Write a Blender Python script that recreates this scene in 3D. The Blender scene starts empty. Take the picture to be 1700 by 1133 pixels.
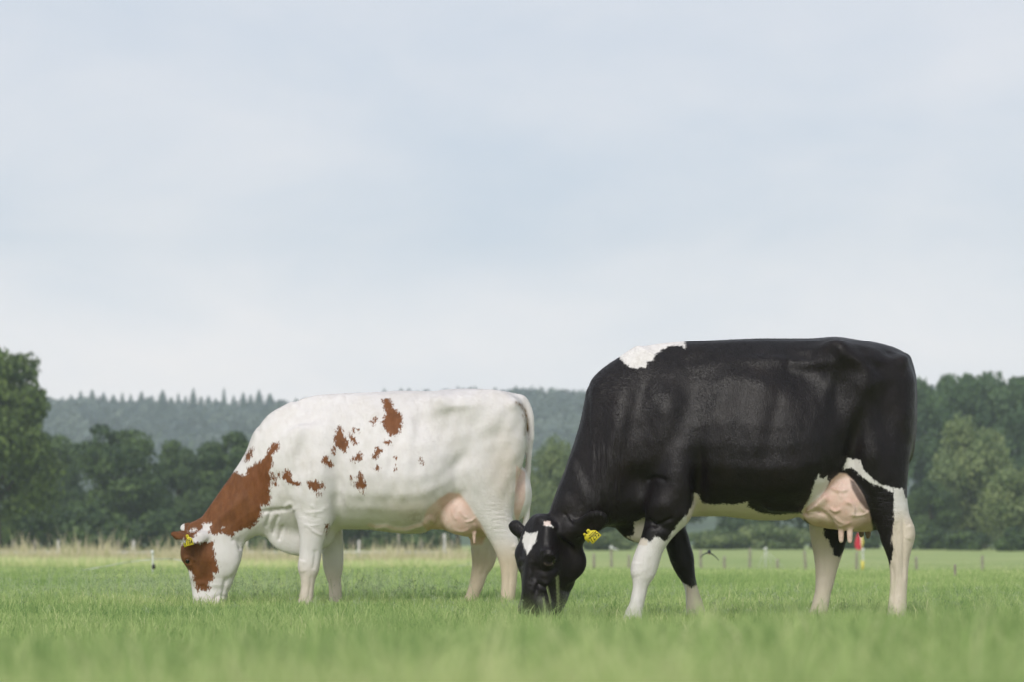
import bpy, math, random
import numpy as np
from mathutils import Vector, Matrix

sc = bpy.context.scene
col = sc.collection
R = math.radians

# ------------------------------------------------------------------ camera
FOC = 85.0 / 36.0 * 1700.0          # focal length in photo pixels
CH = 0.41                           # camera height
HOR = 905.0                         # photo row of the level line
cam = bpy.data.cameras.new('camera')
camo = bpy.data.objects.new('camera', cam)
col.objects.link(camo)
camo.location = (0, 0, CH)
camo.rotation_euler = (R(90), 0, 0)
cam.lens = 85.0
cam.sensor_width = 36.0
cam.shift_y = (HOR - 566.5) / 1700.0
cam.clip_start = 0.1
cam.clip_end = 4000.0
cam.dof.use_dof = True
cam.dof.focus_distance = 13.3
cam.dof.aperture_fstop = 3.3
sc.camera = camo

# ------------------------------------------------------------------ light
SUN_EL, SUN_AZ = 42.0, 203.0        # azimuth of the sun, degrees from +Y clockwise
wd = bpy.data.worlds.new('World')
sc.world = wd
wd.use_nodes = True
wn = wd.node_tree.nodes
wl = wd.node_tree.links
wn.clear()
w_out = wn.new('ShaderNodeOutputWorld')
w_bg = wn.new('ShaderNodeBackground')
w_bg.inputs['Strength'].default_value = 0.10
w_sky = wn.new('ShaderNodeTexSky')
w_sky.sky_type = 'NISHITA'
w_sky.sun_disc = False
w_sky.sun_elevation = R(SUN_EL)
w_sky.sun_rotation = R(SUN_AZ)
w_sky.air_density = 1.0
w_sky.dust_density = 3.0
w_tc = wn.new('ShaderNodeTexCoord')
w_sep = wn.new('ShaderNodeSeparateXYZ')
wl.new(w_tc.outputs['Generated'], w_sep.inputs[0])
w_ramp = wn.new('ShaderNodeValToRGB')       # overcast cloud deck, paler towards the horizon
cr = w_ramp.color_ramp
cr.elements[0].position = 0.05
cr.elements[0].color = (1.04, 0.975, 0.975, 1)
cr.elements[1].position = 0.26
cr.elements[1].color = (0.690, 0.715, 0.785, 1)
e = cr.elements.new(0.125)
e.color = (0.715, 0.735, 0.795, 1)
wl.new(w_sep.outputs['Z'], w_ramp.inputs[0])
w_map = wn.new('ShaderNodeMapping')
w_map.inputs['Scale'].default_value = (1.0, 1.0, 2.4)
w_map.inputs['Location'].default_value = (0.3, 0.0, 0.45)
wl.new(w_tc.outputs['Generated'], w_map.inputs[0])
w_noise = wn.new('ShaderNodeTexNoise')
w_noise.inputs['Scale'].default_value = 6.5
w_noise.inputs['Detail'].default_value = 5.0
w_noise.inputs['Roughness'].default_value = 0.52
w_noise.inputs['Distortion'].default_value = 0.25
wl.new(w_map.outputs[0], w_noise.inputs['Vector'])
w_cl = wn.new('ShaderNodeValToRGB')
w_cl.color_ramp.elements[0].position = 0.30
w_cl.color_ramp.elements[0].color = (0.835, 0.90, 0.955, 1)
w_cl.color_ramp.elements[1].position = 0.70
w_cl.color_ramp.elements[1].color = (1.065, 1.05, 1.03, 1)
wl.new(w_noise.outputs['Fac'], w_cl.inputs[0])
w_mul = wn.new('ShaderNodeMix')
w_mul.data_type = 'RGBA'
w_mul.blend_type = 'MULTIPLY'
w_mul.inputs[0].default_value = 1.0
wl.new(w_ramp.outputs[0], w_mul.inputs[6])
wl.new(w_cl.outputs[0], w_mul.inputs[7])
w_sc = wn.new('ShaderNodeMix')
w_sc.data_type = 'RGBA'
w_sc.blend_type = 'MULTIPLY'
w_sc.inputs[0].default_value = 1.0
w_sc.inputs[7].default_value = (8.9, 8.9, 8.9, 1)
w_sc.clamp_result = False
wl.new(w_mul.outputs[2], w_sc.inputs[6])
w_mix = wn.new('ShaderNodeMix')
w_mix.data_type = 'RGBA'
w_mix.inputs[0].default_value = 0.92
wl.new(w_sky.outputs[0], w_mix.inputs[6])
wl.new(w_sc.outputs[2], w_mix.inputs[7])
wl.new(w_mix.outputs[2], w_bg.inputs['Color'])
wl.new(w_bg.outputs[0], w_out.inputs['Surface'])

sun = bpy.data.lights.new('sun', 'SUN')
sun.energy = 2.0
sun.angle = R(28)
sun.color = (1.0, 0.965, 0.91)
suno = bpy.data.objects.new('sun', sun)
col.objects.link(suno)
sd_ = Vector((math.sin(R(SUN_AZ)) * math.cos(R(SUN_EL)), math.cos(R(SUN_AZ)) * math.cos(R(SUN_EL)), math.sin(R(SUN_EL))))
suno.rotation_euler = sd_.to_track_quat('Z', 'Y').to_euler()
suno.location = (0, -5, 30)

sc.render.engine = 'CYCLES'
sc.view_settings.view_transform = 'Standard'
sc.view_settings.look = 'None'
sc.view_settings.exposure = 0.28
sc.view_settings.gamma = 1.0
sc.view_settings.use_curve_mapping = False
sc.cycles.use_denoising = True
sc.cycles.denoising_prefilter = 'ACCURATE'
sc.cycles.max_bounces = 8
sc.cycles.diffuse_bounces = 5
sc.cycles.glossy_bounces = 2
sc.cycles.transmission_bounces = 5
sc.cycles.volume_bounces = 1
sc.cycles.transparent_max_bounces = 4
sc.cycles.caustics_reflective = False
sc.cycles.caustics_refractive = False

rng = np.random.default_rng(7)


# ------------------------------------------------------------------ helpers
def at(px, py, d):
    """photo pixel at distance d (metres) -> world point"""
    return ((px - 850.0) * d / FOC, d, CH + (HOR - py) * d / FOC)


def smooth01(t):
    t = np.clip(t, 0, 1)
    return t * t * (3 - 2 * t)


def ground_z(x, y):
    x = np.asarray(x, float)
    y = np.asarray(y, float)
    z = 0.152 * (1 - smooth01((y - 4.3) / 4.2)) * smooth01((y + 6) / 5)
    z = z + 0.018 * np.sin(x * 2.1 + 0.6) * (1 - smooth01((y - 4.0) / 4.0))
    dip = smooth01((y - 24.0) / 75.0) * (1 - smooth01((y - 95.0) / 125.0))
    z = z - 0.60 * dip
    far = smooth01((y - 30.0) / 40.0)
    z = z + far * (0.06 * np.sin(x * 0.13 + y * 0.05) + 0.04 * np.sin(x * 0.31 - y * 0.11 + 1.0))
    return z


def mesh_np(name, V, Q=None, T=None, attrs=None, smooth=False):
    """mesh from numpy vertices, quads Q (n,4) and triangles T (m,3)"""
    me = bpy.data.meshes.new(name)
    V = np.asarray(V, np.float32)
    loops, starts, tot = [], [], 0
    if Q is not None and len(Q):
        Q = np.asarray(Q, np.int32)
        loops.append(Q.ravel())
        starts.append(np.arange(len(Q)) * 4)
        tot = Q.size
    if T is not None and len(T):
        T = np.asarray(T, np.int32)
        loops.append(T.ravel())
        starts.append(tot + np.arange(len(T)) * 3)
    loops = np.concatenate(loops).astype(np.int32)
    starts = np.concatenate(starts).astype(np.int32)
    me.vertices.add(len(V))
    me.vertices.foreach_set('co', V.ravel())
    me.loops.add(len(loops))
    me.loops.foreach_set('vertex_index', loops)
    me.polygons.add(len(starts))
    me.polygons.foreach_set('loop_start', starts)
    me.update(calc_edges=True)
    if smooth:
        me.polygons.foreach_set('use_smooth', np.ones(len(starts), bool))
    for k, (dom, a) in (attrs or {}).items():
        at_ = me.attributes.new(k, 'FLOAT', dom)
        at_.data.foreach_set('value', np.asarray(a, np.float32).ravel())
    me.validate()
    return me


def link(name, me, mat=None, parent=None, loc=None):
    o = bpy.data.objects.new(name, me)
    col.objects.link(o)
    if me is not None and mat is not None and not me.materials:
        me.materials.append(mat)
    if loc is not None:
        o.location = loc
    if parent is not None:
        o.parent = parent
    return o


def tag(o, label=None, cat=None, group=None, kind=None):
    if label:
        o['label'] = label
    if cat:
        o['category'] = cat
    if group:
        o['group'] = group
    if kind:
        o['kind'] = kind
    return o


def empty(name, loc):
    o = bpy.data.objects.new(name, None)
    o.empty_display_size = 0.2
    o.location = loc
    col.objects.link(o)
    return o


def tube_np(P, r, n=8, cap=True):
    """tube along polyline P (m,3) with radii r (m,) -> verts, quads, tris"""
    P = np.asarray(P, float)
    m = len(P)
    r = np.broadcast_to(np.asarray(r, float), (m,))
    tg = np.gradient(P, axis=0)
    tg /= np.linalg.norm(tg, axis=1)[:, None] + 1e-9
    ref = np.array([0.0, 1.0, 0.0]) if abs(tg[0, 1]) < 0.9 else np.array([1.0, 0, 0])
    V = []
    for i in range(m):
        a = np.cross(tg[i], ref)
        a /= np.linalg.norm(a) + 1e-9
        b = np.cross(tg[i], a)
        th = np.linspace(0, 2 * math.pi, n, endpoint=False)
        V.append(P[i] + r[i] * (np.cos(th)[:, None] * a + np.sin(th)[:, None] * b))
    V = np.concatenate(V)
    Q = []
    for i in range(m - 1):
        for j in range(n):
            k = (j + 1) % n
            Q.append((i * n + j, (i + 1) * n + j, (i + 1) * n + k, i * n + k))
    T = []
    if cap:
        c0, c1 = len(V), len(V) + 1
        V = np.vstack([V, P[0], P[-1]])
        for j in range(n):
            k = (j + 1) % n
            T.append((c0, j, k))
            T.append((c1, (m - 1) * n + k, (m - 1) * n + j))
    return V, np.array(Q), np.array(T).reshape(-1, 3)


class MB:
    """collects pieces into one mesh"""
    def __init__(self):
        self.V, self.Q, self.T, self.n = [], [], [], 0

    def add(self, V, Q=None, T=None):
        self.V.append(np.asarray(V, float))
        if Q is not None and len(Q):
            self.Q.append(np.asarray(Q) + self.n)
        if T is not None and len(T):
            self.T.append(np.asarray(T) + self.n)
        self.n += len(V)

    def tube(self, P, r, n=8):
        self.add(*tube_np(P, r, n))

    def box(self, c, s, rot=0.0):
        x, y, z = s[0] / 2, s[1] / 2, s[2] / 2
        V = np.array([(a, b, d) for a in (-x, x) for b in (-y, y) for d in (-z, z)])
        ca, sa = math.cos(rot), math.sin(rot)
        V = V @ np.array([[ca, sa, 0], [-sa, ca, 0], [0, 0, 1]]) + np.asarray(c)
        self.add(V, [(0, 1, 3, 2), (4, 6, 7, 5), (0, 4, 5, 1), (2, 3, 7, 6), (0, 2, 6, 4), (1, 5, 7, 3)])

    def mesh(self, name, smooth=False):
        return mesh_np(name, np.vstack(self.V), np.vstack(self.Q) if self.Q else None,
                       np.vstack(self.T) if self.T else None, smooth=smooth)


# ------------------------------------------------------------------ materials
def new_mat(name):
    m = bpy.data.materials.new(name)
    m.use_nodes = True
    nt = m.node_tree
    return m, nt, nt.nodes, nt.links, nt.nodes['Principled BSDF']


def simple_mat(name, colr, rough=0.7, spec=0.3, var=0.25, scale=8.0, bump=0.0):
    m, nt, n, l, b = new_mat(name)
    tc = n.new('ShaderNodeTexCoord')
    nz = n.new('ShaderNodeTexNoise')
    nz.inputs['Scale'].default_value = scale
    nz.inputs['Detail'].default_value = 4
    l.new(tc.outputs['Object'], nz.inputs['Vector'])
    rp = n.new('ShaderNodeValToRGB')
    rp.color_ramp.elements[0].position = 0.3
    rp.color_ramp.elements[1].position = 0.7
    rp.color_ramp.elements[0].color = (*[c * (1 - var) for c in colr], 1)
    rp.color_ramp.elements[1].color = (*[min(1, c * (1 + var)) for c in colr], 1)
    l.new(nz.outputs['Fac'], rp.inputs[0])
    l.new(rp.outputs[0], b.inputs['Base Color'])
    b.inputs['Roughness'].default_value = rough
    b.inputs['Specular IOR Level'].default_value = spec
    if bump:
        bp = n.new('ShaderNodeBump')
        bp.inputs['Strength'].default_value = bump
        bp.inputs['Distance'].default_value = 0.02
        l.new(nz.outputs['Fac'], bp.inputs['Height'])
        l.new(bp.outputs[0], b.inputs['Normal'])
    return m


def leaf_mat(name, dark, light, trans=0.25, rough=0.55, spec=0.25, pal=None, up=0.0):
    """foliage: colour from the per-leaf attribute 'tint'"""
    m, nt, n, l, b = new_mat(name)
    a = n.new('ShaderNodeAttribute')
    a.attribute_name = 'tint'
    rp = n.new('ShaderNodeValToRGB')
    rp.color_ramp.elements[0].color = (*dark, 1)
    rp.color_ramp.elements[1].color = (*light, 1)
    for pos, c in (pal or []):
        e_ = rp.color_ramp.elements.new(pos)
        e_.color = (*c, 1)
    l.new(a.outputs['Fac'], rp.inputs[0])
    l.new(rp.outputs[0], b.inputs['Base Color'])
    b.inputs['Roughness'].default_value = rough
    b.inputs['Specular IOR Level'].default_value = spec
    tr = n.new('ShaderNodeBsdfTranslucent')
    l.new(rp.outputs[0], tr.inputs['Color'])
    if up:                                  # blades take the mean normal of the sward, leaning to the sky
        ge = n.new('ShaderNodeNewGeometry')
        va = n.new('ShaderNodeVectorMath')
        va.operation = 'SCALE'
        va.inputs['Scale'].default_value = 1.0 - up
        l.new(ge.outputs['Normal'], va.inputs[0])
        vb = n.new('ShaderNodeVectorMath')
        vb.operation = 'ADD'
        vb.inputs[1].default_value = (0, 0, up)
        l.new(va.outputs[0], vb.inputs[0])
        vn = n.new('ShaderNodeVectorMath')
        vn.operation = 'NORMALIZE'
        l.new(vb.outputs[0], vn.inputs[0])
        l.new(vn.outputs[0], b.inputs['Normal'])
        l.new(vn.outputs[0], tr.inputs['Normal'])
    mx = n.new('ShaderNodeMixShader')
    mx.inputs[0].default_value = trans
    l.new(b.outputs[0], mx.inputs[1])
    l.new(tr.outputs[0], mx.inputs[2])
    l.new(mx.outputs[0], n['Material Output'].inputs['Surface'])
    return m


def ground_mat():
    m, nt, n, l, b = new_mat('meadow_ground')
    tc = n.new('ShaderNodeTexCoord')
    n1 = n.new('ShaderNodeTexNoise')
    n1.inputs['Scale'].default_value = 0.12
    n1.inputs['Detail'].default_value = 6
    n1.inputs['Roughness'].default_value = 0.6
    n2 = n.new('ShaderNodeTexNoise')
    n2.inputs['Scale'].default_value = 3.0
    n2.inputs['Detail'].default_value = 5
    l.new(tc.outputs['Object'], n1.inputs['Vector'])
    l.new(tc.outputs['Object'], n2.inputs['Vector'])
    r1 = n.new('ShaderNodeValToRGB')
    r1.color_ramp.elements[0].position = 0.32
    r1.color_ramp.elements[0].color = (0.245, 0.325, 0.115, 1)
    r1.color_ramp.elements[1].position = 0.68
    r1.color_ramp.elements[1].color = (0.37, 0.415, 0.175, 1)
    l.new(n1.outputs['Fac'], r1.inputs[0])
    mx = n.new('ShaderNodeMix')
    mx.data_type = 'RGBA'
    mx.blend_type = 'MULTIPLY'
    mx.inputs[0].default_value = 0.45
    l.new(r1.outputs[0], mx.inputs[6])
    r2 = n.new('ShaderNodeValToRGB')
    r2.color_ramp.elements[0].position = 0.3
    r2.color_ramp.elements[0].color = (0.5, 0.55, 0.45, 1)
    r2.color_ramp.elements[1].position = 0.65
    r2.color_ramp.elements[1].color = (1, 1, 1, 1)
    l.new(n2.outputs['Fac'], r2.inputs[0])
    l.new(r2.outputs[0], mx.inputs[7])
    l.new(mx.outputs[2], b.inputs['Base Color'])
    b.inputs['Roughness'].default_value = 0.9
    b.inputs['Specular IOR Level'].default_value = 0.1
    return m


# ------------------------------------------------------------------ ground
gx = np.concatenate([np.linspace(-560, -60, 26), np.linspace(-55, -12, 26), np.linspace(-11.5, 11.5, 74),
                     np.linspace(12, 55, 26), np.linspace(60, 560, 26)])
gy = np.concatenate([np.linspace(-20, 1, 12), np.linspace(1.3, 26, 110), np.linspace(27, 130, 70), np.linspace(135, 1180, 45)])
GX, GY = np.meshgrid(gx, gy, indexing='ij')
GV = np.stack([GX, GY, ground_z(GX, GY)], -1).reshape(-1, 3)
ii = np.arange(len(gx) * len(gy)).reshape(len(gx), len(gy))
GQ = np.stack([ii[:-1, :-1], ii[1:, :-1], ii[1:, 1:], ii[:-1, 1:]], -1).reshape(-1, 4)
g = link('ground', mesh_np('ground', GV, GQ, smooth=True), ground_mat())
tag(g, kind='structure')

# ------------------------------------------------------------------ cows: implicit body surfaces
def pchip(x, y, xn):
    x = np.asarray(x, float)
    y = np.asarray(y, float)
    h = np.diff(x)
    d = np.diff(y) / h
    m = np.zeros_like(y)
    m[0], m[-1] = d[0], d[-1]
    for i in range(1, len(x) - 1):
        if d[i - 1] * d[i] > 0:
            w1, w2 = 2 * h[i] + h[i - 1], h[i] + 2 * h[i - 1]
            m[i] = (w1 + w2) / (w1 / d[i - 1] + w2 / d[i])
    xn = np.clip(np.asarray(xn, float), x[0], x[-1])
    i = np.clip(np.searchsorted(x, xn) - 1, 0, len(h) - 1)
    t = (xn - x[i]) / h[i]
    a, b = 2 * t**3 - 3 * t**2 + 1, t**3 - 2 * t**2 + t
    c, e_ = -2 * t**3 + 3 * t**2, t**3 - t**2
    return a * y[i] + b * h[i] * m[i] + c * y[i + 1] + e_ * h[i] * m[i + 1]


TT = np.array([0, .03, .08, .16, .27, .39, .5, .62, .74, .84, .92, .97, 1.0])
PROF = {
    'chest':  [0, .25, .45, .68, .90, 1.0, 1.0, .93, .76, .56, .34, .19, 0],
    'barrel': [0, .38, .62, .84, .98, 1.0, .97, .89, .76, .60, .42, .26, 0],
    'loin':   [0, .36, .60, .82, .96, .98, .94, .88, .84, .80, .66, .40, 0],
    'hip':    [0, .35, .55, .72, .85, .90, .92, .94, .98, 1.0, .84, .52, 0],
    'rump':   [0, .35, .60, .80, .93, 1.0, 1.0, .97, .90, .78, .58, .38, 0],
    'neck':   [0, .34, .56, .76, .92, 1.0, 1.0, .94, .82, .66, .48, .30, 0],
    'head':   [0, .30, .44, .56, .66, .76, .84, .91, .97, 1.0, .96, .80, 0],
    'muzz':   [0, .50, .70, .85, .95, 1.0, 1.0, 1.0, .98, .93, .80, .58, 0],
}


class Field:
    def __init__(self, D, x0, x1, fx, step=0.0075, fine=0.0052, hz=0.62, ymax=0.42, ztop=1.6):
        """fx: x-range that gets the fine spacing (the head)"""
        self.D = D
        xs = [x0]
        while xs[-1] < x1:
            xs.append(xs[-1] + (fine if fx[0] < xs[-1] < fx[1] else step))
        self.x = np.array(xs)
        zs = [-0.03]
        while zs[-1] < ztop:
            zs.append(zs[-1] + (0.0056 if zs[-1] < hz else step))
        self.z = np.array(zs)
        self.y = np.arange(-ymax, ymax + step, step * 0.9)
        self.F = np.full((len(self.x), len(self.y), len(self.z)), 0.5, np.float32)

    def w(self, px, py, yl=0.0):
        d = self.D + yl
        return np.array([(px - 850.0) * d / FOC, yl, CH + (HOR - py) * d / FOC])

    def px(self, m=1.0):
        """metres per photo pixel at the cow"""
        return m * self.D / FOC

    def sl(self, lo, hi, pad):
        s = []
        for a, l_, h_ in zip((self.x, self.y, self.z), lo, hi):
            i0 = max(0, np.searchsorted(a, l_ - pad) - 1)
            i1 = min(len(a), np.searchsorted(a, h_ + pad) + 1)
            s.append(slice(i0, i1))
        return tuple(s)

    def union(self, s, f, k):
        a = self.F[s]
        h = np.maximum(k - np.abs(a - f), 0) / k
        self.F[s] = np.minimum(a, f) - h * h * k * 0.25

    def cut(self, s, f, k):
        a = self.F[s]
        b = -f
        h = np.maximum(k - np.abs(a - b), 0) / k
        self.F[s] = np.maximum(a, b) + h * h * k * 0.25

    def ribs(self, L, k=0.04, M=70):
        """limb from ribs (x_front,y_front,x_rear,y_rear, half depth m, lateral centre m)"""
        A, B, W_, Y_ = [], [], [], []
        for xf, yf, xr, yr, w_, yc in L:
            A.append(self.w(xf, yf, yc)[[0, 2]])
            B.append(self.w(xr, yr, yc)[[0, 2]])
            W_.append(w_)
            Y_.append(yc)
        A, B = np.array(A), np.array(B)
        C = (A + B) / 2
        half = np.linalg.norm(A - B, axis=1) / 2
        tg = np.gradient(C, axis=0)
        tg /= np.linalg.norm(tg, axis=1)[:, None]
        rd = (B - A) / (2 * half[:, None] + 1e-9)
        cr_ = np.abs(tg[:, 0] * rd[:, 1] - tg[:, 1] * rd[:, 0])
        r = half * np.maximum(cr_, 0.55)
        s = np.concatenate([[0], np.cumsum(np.linalg.norm(np.diff(C, axis=0), axis=1))])
        sn = np.linspace(0, s[-1], M)
        C = np.stack([pchip(s, C[:, 0], sn), pchip(s, C[:, 1], sn)], 1)
        r, W_, Y_ = pchip(s, r, sn), pchip(s, W_, sn), pchip(s, Y_, sn)
        rm = r.max()
        lo = (C[:, 0].min() - rm, (Y_ - W_).min(), C[:, 1].min() - rm)
        hi = (C[:, 0].max() + rm, (Y_ + W_).max(), C[:, 1].max() + rm)
        sl = self.sl(lo, hi, k + 0.02)
        X, Z = np.meshgrid(self.x[sl[0]], self.z[sl[2]], indexing='ij')
        best = np.full(X.shape, 1e9)
        br, bw, by = np.zeros_like(X), np.zeros_like(X), np.zeros_like(X)
        for i in range(M - 1):
            d = C[i + 1] - C[i]
            t = np.clip(((X - C[i, 0]) * d[0] + (Z - C[i, 1]) * d[1]) / (d @ d + 1e-12), 0, 1)
            q = np.hypot(X - C[i, 0] - t * d[0], Z - C[i, 1] - t * d[1])
            rr = r[i] + t * (r[i + 1] - r[i])
            v = q / rr
            u = v < best
            best[u] = v[u]
            br[u] = rr[u]
            bw[u] = (W_[i] + t * (W_[i + 1] - W_[i]))[u]
            by[u] = (Y_[i] + t * (Y_[i + 1] - Y_[i]))[u]
        y = self.y[sl[1]][None, :, None]
        f = (np.sqrt(best[:, None, :]**2 + ((y - by[:, None, :]) / bw[:, None, :])**2) - 1)
        f = f * np.minimum(br, bw)[:, None, :]
        self.union(sl, f.astype(np.float32), k)

    def loft(self, O, A, B, S, st, k=0.04):
        """body along axis A: stations (a, b0, b1, half width, profile) in metres"""
        st = sorted(st, key=lambda q: q[0])
        a_ = np.array([q[0] for q in st], float)
        an = np.linspace(a_[0], a_[-1], 160)
        b0 = pchip(a_, [q[1] for q in st], an)
        b1 = pchip(a_, [q[2] for q in st], an)
        W_ = pchip(a_, [q[3] for q in st], an)
        PR = np.array([PROF[q[4]] for q in st], float)
        PN = np.stack([np.interp(an, a_, PR[:, j]) for j in range(len(TT))], 1)
        nth = 121
        th = np.linspace(-math.pi / 2, math.pi / 2, nth)
        tab = np.zeros((len(an), nth))
        tf = np.linspace(0, 1, 101)
        tf = (1 - np.cos(tf * math.pi)) / 2
        for i in range(len(an)):
            pr = np.interp(np.sqrt(tf), np.sqrt(TT), PN[i]) * 0.5 + np.interp(tf, TT, PN[i]) * 0.5
            s = pr * W_[i]
            b = (tf - 0.5) * (b1[i] - b0[i])
            ang = np.arctan2(b, s + 1e-6)
            rad = np.hypot(b, s)
            ang = np.maximum.accumulate(ang)
            rr = np.interp(th, ang, rad)
            kk = np.array([1, 2, 3, 2, 1.0]) / 9
            rr = np.convolve(np.concatenate([rr[2:0:-1], rr, rr[-2:-4:-1]]), kk, 'valid')
            tab[i] = rr
        bc = (b0 + b1) / 2
        O, A, B, S = (np.asarray(v, float) for v in (O, A, B, S))
        wm = W_.max()
        cs = []
        for aa, l_, h_ in zip(an, b0, b1):
            for bb in (l_, h_):
                for ss in (-wm, wm):
                    cs.append(O + aa * A + bb * B + ss * S)
        cs = np.array(cs)
        sl = self.sl(cs.min(0), cs.max(0), k + 0.02)
        xs, ys, zs = self.x[sl[0]], self.y[sl[1]], self.z[sl[2]]
        X = xs[:, None, None] - O[0]
        Y = ys[None, :, None] - O[1]
        Z = zs[None, None, :] - O[2]
        a = X * A[0] + Y * A[1] + Z * A[2]
        b = X * B[0] + Y * B[1] + Z * B[2]
        s = X * S[0] + Y * S[1] + Z * S[2]
        a, b, s = np.broadcast_arrays(a, b, s)
        u = np.clip((a - an[0]) / (an[-1] - an[0]), 0, 1) * (len(an) - 1)
        over = np.maximum(np.maximum(an[0] - a, a - an[-1]), 0)
        i = np.minimum(u.astype(int), len(an) - 2)
        t = u - i
        c = bc[i] * (1 - t) + bc[i + 1] * t
        q = b - c
        v = (np.arctan2(q, np.abs(s) + 1e-6) + math.pi / 2) / math.pi * (nth - 1)
        j = np.clip(v.astype(int), 0, nth - 2)
        v = v - j
        Rr = (tab[i, j] * (1 - v) + tab[i, j + 1] * v) * (1 - t) + (tab[i + 1, j] * (1 - v) + tab[i + 1, j + 1] * v) * t
        f = np.hypot(q, s) - Rr
        f = np.where(over > 0, np.hypot(np.maximum(f, 0), over), f)
        g_ = np.gradient(f, xs, ys, zs)
        f = f / np.maximum(1.0, np.sqrt(g_[0]**2 + g_[1]**2 + g_[2]**2))
        self.union(sl, f.astype(np.float32), k)

    def ell(self, c, rad, rot=None, k=0.03, cut=False):
        c, rad = np.asarray(c, float), np.asarray(rad, float)
        Rm = np.eye(3) if rot is None else np.asarray(rot, float)
        ext = np.abs(Rm.T) @ rad
        sl = self.sl(c - ext, c + ext, k + 0.02)
        X = self.x[sl[0]][:, None, None] - c[0]
        Y = self.y[sl[1]][None, :, None] - c[1]
        Z = self.z[sl[2]][None, None, :] - c[2]
        q = [(X * Rm[i, 0] + Y * Rm[i, 1] + Z * Rm[i, 2]) / rad[i] for i in range(3)]
        k0 = np.sqrt(q[0]**2 + q[1]**2 + q[2]**2)
        k1 = np.sqrt((q[0] / rad[0])**2 + (q[1] / rad[1])**2 + (q[2] / rad[2])**2) + 1e-6
        f = (k0 * (k0 - 1) / k1).astype(np.float32)
        (self.cut if cut else self.union)(sl, f, k)

    def nets(self):
        F = self.F
        F[0], F[-1], F[:, 0], F[:, -1], F[:, :, 0], F[:, :, -1] = 1, 1, 1, 1, 1, 1
        s = F < 0
        c = np.zeros(tuple(np.array(F.shape) - 1), np.int8)
        cor = [(i, j, k) for i in (0, 1) for j in (0, 1) for k in (0, 1)]
        n0, n1, n2 = c.shape
        for i, j, k in cor:
            c += s[i:i + n0, j:j + n1, k:k + n2]
        act = (c > 0) & (c < 8)
        I, J, K = np.nonzero(act)
        acc = np.zeros((len(I), 3))
        cnt = np.zeros(len(I))
        for p in range(8):
            for q in range(p + 1, 8):
                a, b = np.array(cor[p]), np.array(cor[q])
                if np.abs(a - b).sum() != 1:
                    continue
                f0 = F[I + a[0], J + a[1], K + a[2]]
                f1 = F[I + b[0], J + b[1], K + b[2]]
                m = (f0 < 0) != (f1 < 0)
                t = np.where(m, f0 / np.where(m, f0 - f1, 1), 0)
                acc += m[:, None] * (a + t[:, None] * (b - a))
                cnt += m
        acc /= cnt[:, None]
        V = np.stack([self.x[I] + acc[:, 0] * (self.x[I + 1] - self.x[I]),
                      self.y[J] + acc[:, 1] * (self.y[J + 1] - self.y[J]),
                      self.z[K] + acc[:, 2] * (self.z[K + 1] - self.z[K])], 1)
        cid = np.full(c.shape, -1, np.int32)
        cid[I, J, K] = np.arange(len(I))
        Q = []
        a, b = s[:-1, 1:-1, 1:-1], s[1:, 1:-1, 1:-1]
        i, j, k = np.nonzero(a != b)
        q = np.stack([cid[i, j, k], cid[i, j + 1, k], cid[i, j + 1, k + 1], cid[i, j, k + 1]], 1)
        fl = ~a[i, j, k]
        q[fl] = q[fl][:, ::-1]
        Q.append(q)
        a, b = s[1:-1, :-1, 1:-1], s[1:-1, 1:, 1:-1]
        i, j, k = np.nonzero(a != b)
        q = np.stack([cid[i, j, k], cid[i, j, k + 1], cid[i + 1, j, k + 1], cid[i + 1, j, k]], 1)
        fl = ~a[i, j, k]
        q[fl] = q[fl][:, ::-1]
        Q.append(q)
        a, b = s[1:-1, 1:-1, :-1], s[1:-1, 1:-1, 1:]
        i, j, k = np.nonzero(a != b)
        q = np.stack([cid[i, j, k], cid[i + 1, j, k], cid[i + 1, j + 1, k], cid[i, j + 1, k]], 1)
        fl = ~a[i, j, k]
        q[fl] = q[fl][:, ::-1]
        Q.append(q)
        Q = np.vstack(Q)
        # Taubin smoothing
        E = np.unique(np.sort(np.vstack([Q[:, [0, 1]], Q[:, [1, 2]], Q[:, [2, 3]], Q[:, [3, 0]]]), 1), axis=0)
        deg = np.bincount(E.ravel(), minlength=len(V))[:, None]
        for lam in [0.5, -0.52] * 5 + [0.4]:
            sm = np.stack([np.bincount(E[:, 0], V[E[:, 1], d], len(V)) + np.bincount(E[:, 1], V[E[:, 0], d], len(V)) for d in range(3)], 1)
            V = V + lam * (sm / np.maximum(deg, 1) - V)
        self.V, self.Q = V, Q
        return V, Q

    def normals(self):
        V, Q = self.V, self.Q
        n = np.cross(V[Q[:, 2]] - V[Q[:, 0]], V[Q[:, 3]] - V[Q[:, 1]])
        N = np.stack([sum(np.bincount(Q[:, c], n[:, d], len(V)) for c in range(4)) for d in range(3)], 1)
        return N / (np.linalg.norm(N, axis=1)[:, None] + 1e-12)

    def photo(self):
        d = self.D + self.V[:, 1]
        return np.stack([850 + self.V[:, 0] * FOC / d, HOR - (self.V[:, 2] - CH) * FOC / d], 1)

    def bumps(self, L, lumps=0.0022):
        """(px, py, rx, ry, angle, amplitude m): swellings and hollows of both flanks"""
        P, N = self.photo(), self.normals()
        d = np.zeros(len(P))
        for px, py, rx, ry, an, am in L:
            ca, sa = math.cos(R(an)), math.sin(R(an))
            dx, dy = P[:, 0] - px, P[:, 1] - py
            d += am * np.exp(-((dx * ca + dy * sa) / rx)**2 - ((-dx * sa + dy * ca) / ry)**2)
        side = smooth01((np.abs(N[:, 1]) - 0.1) / 0.4)
        q = self.V
        lump = np.zeros(len(q))
        rl = np.random.default_rng(17)
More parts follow.
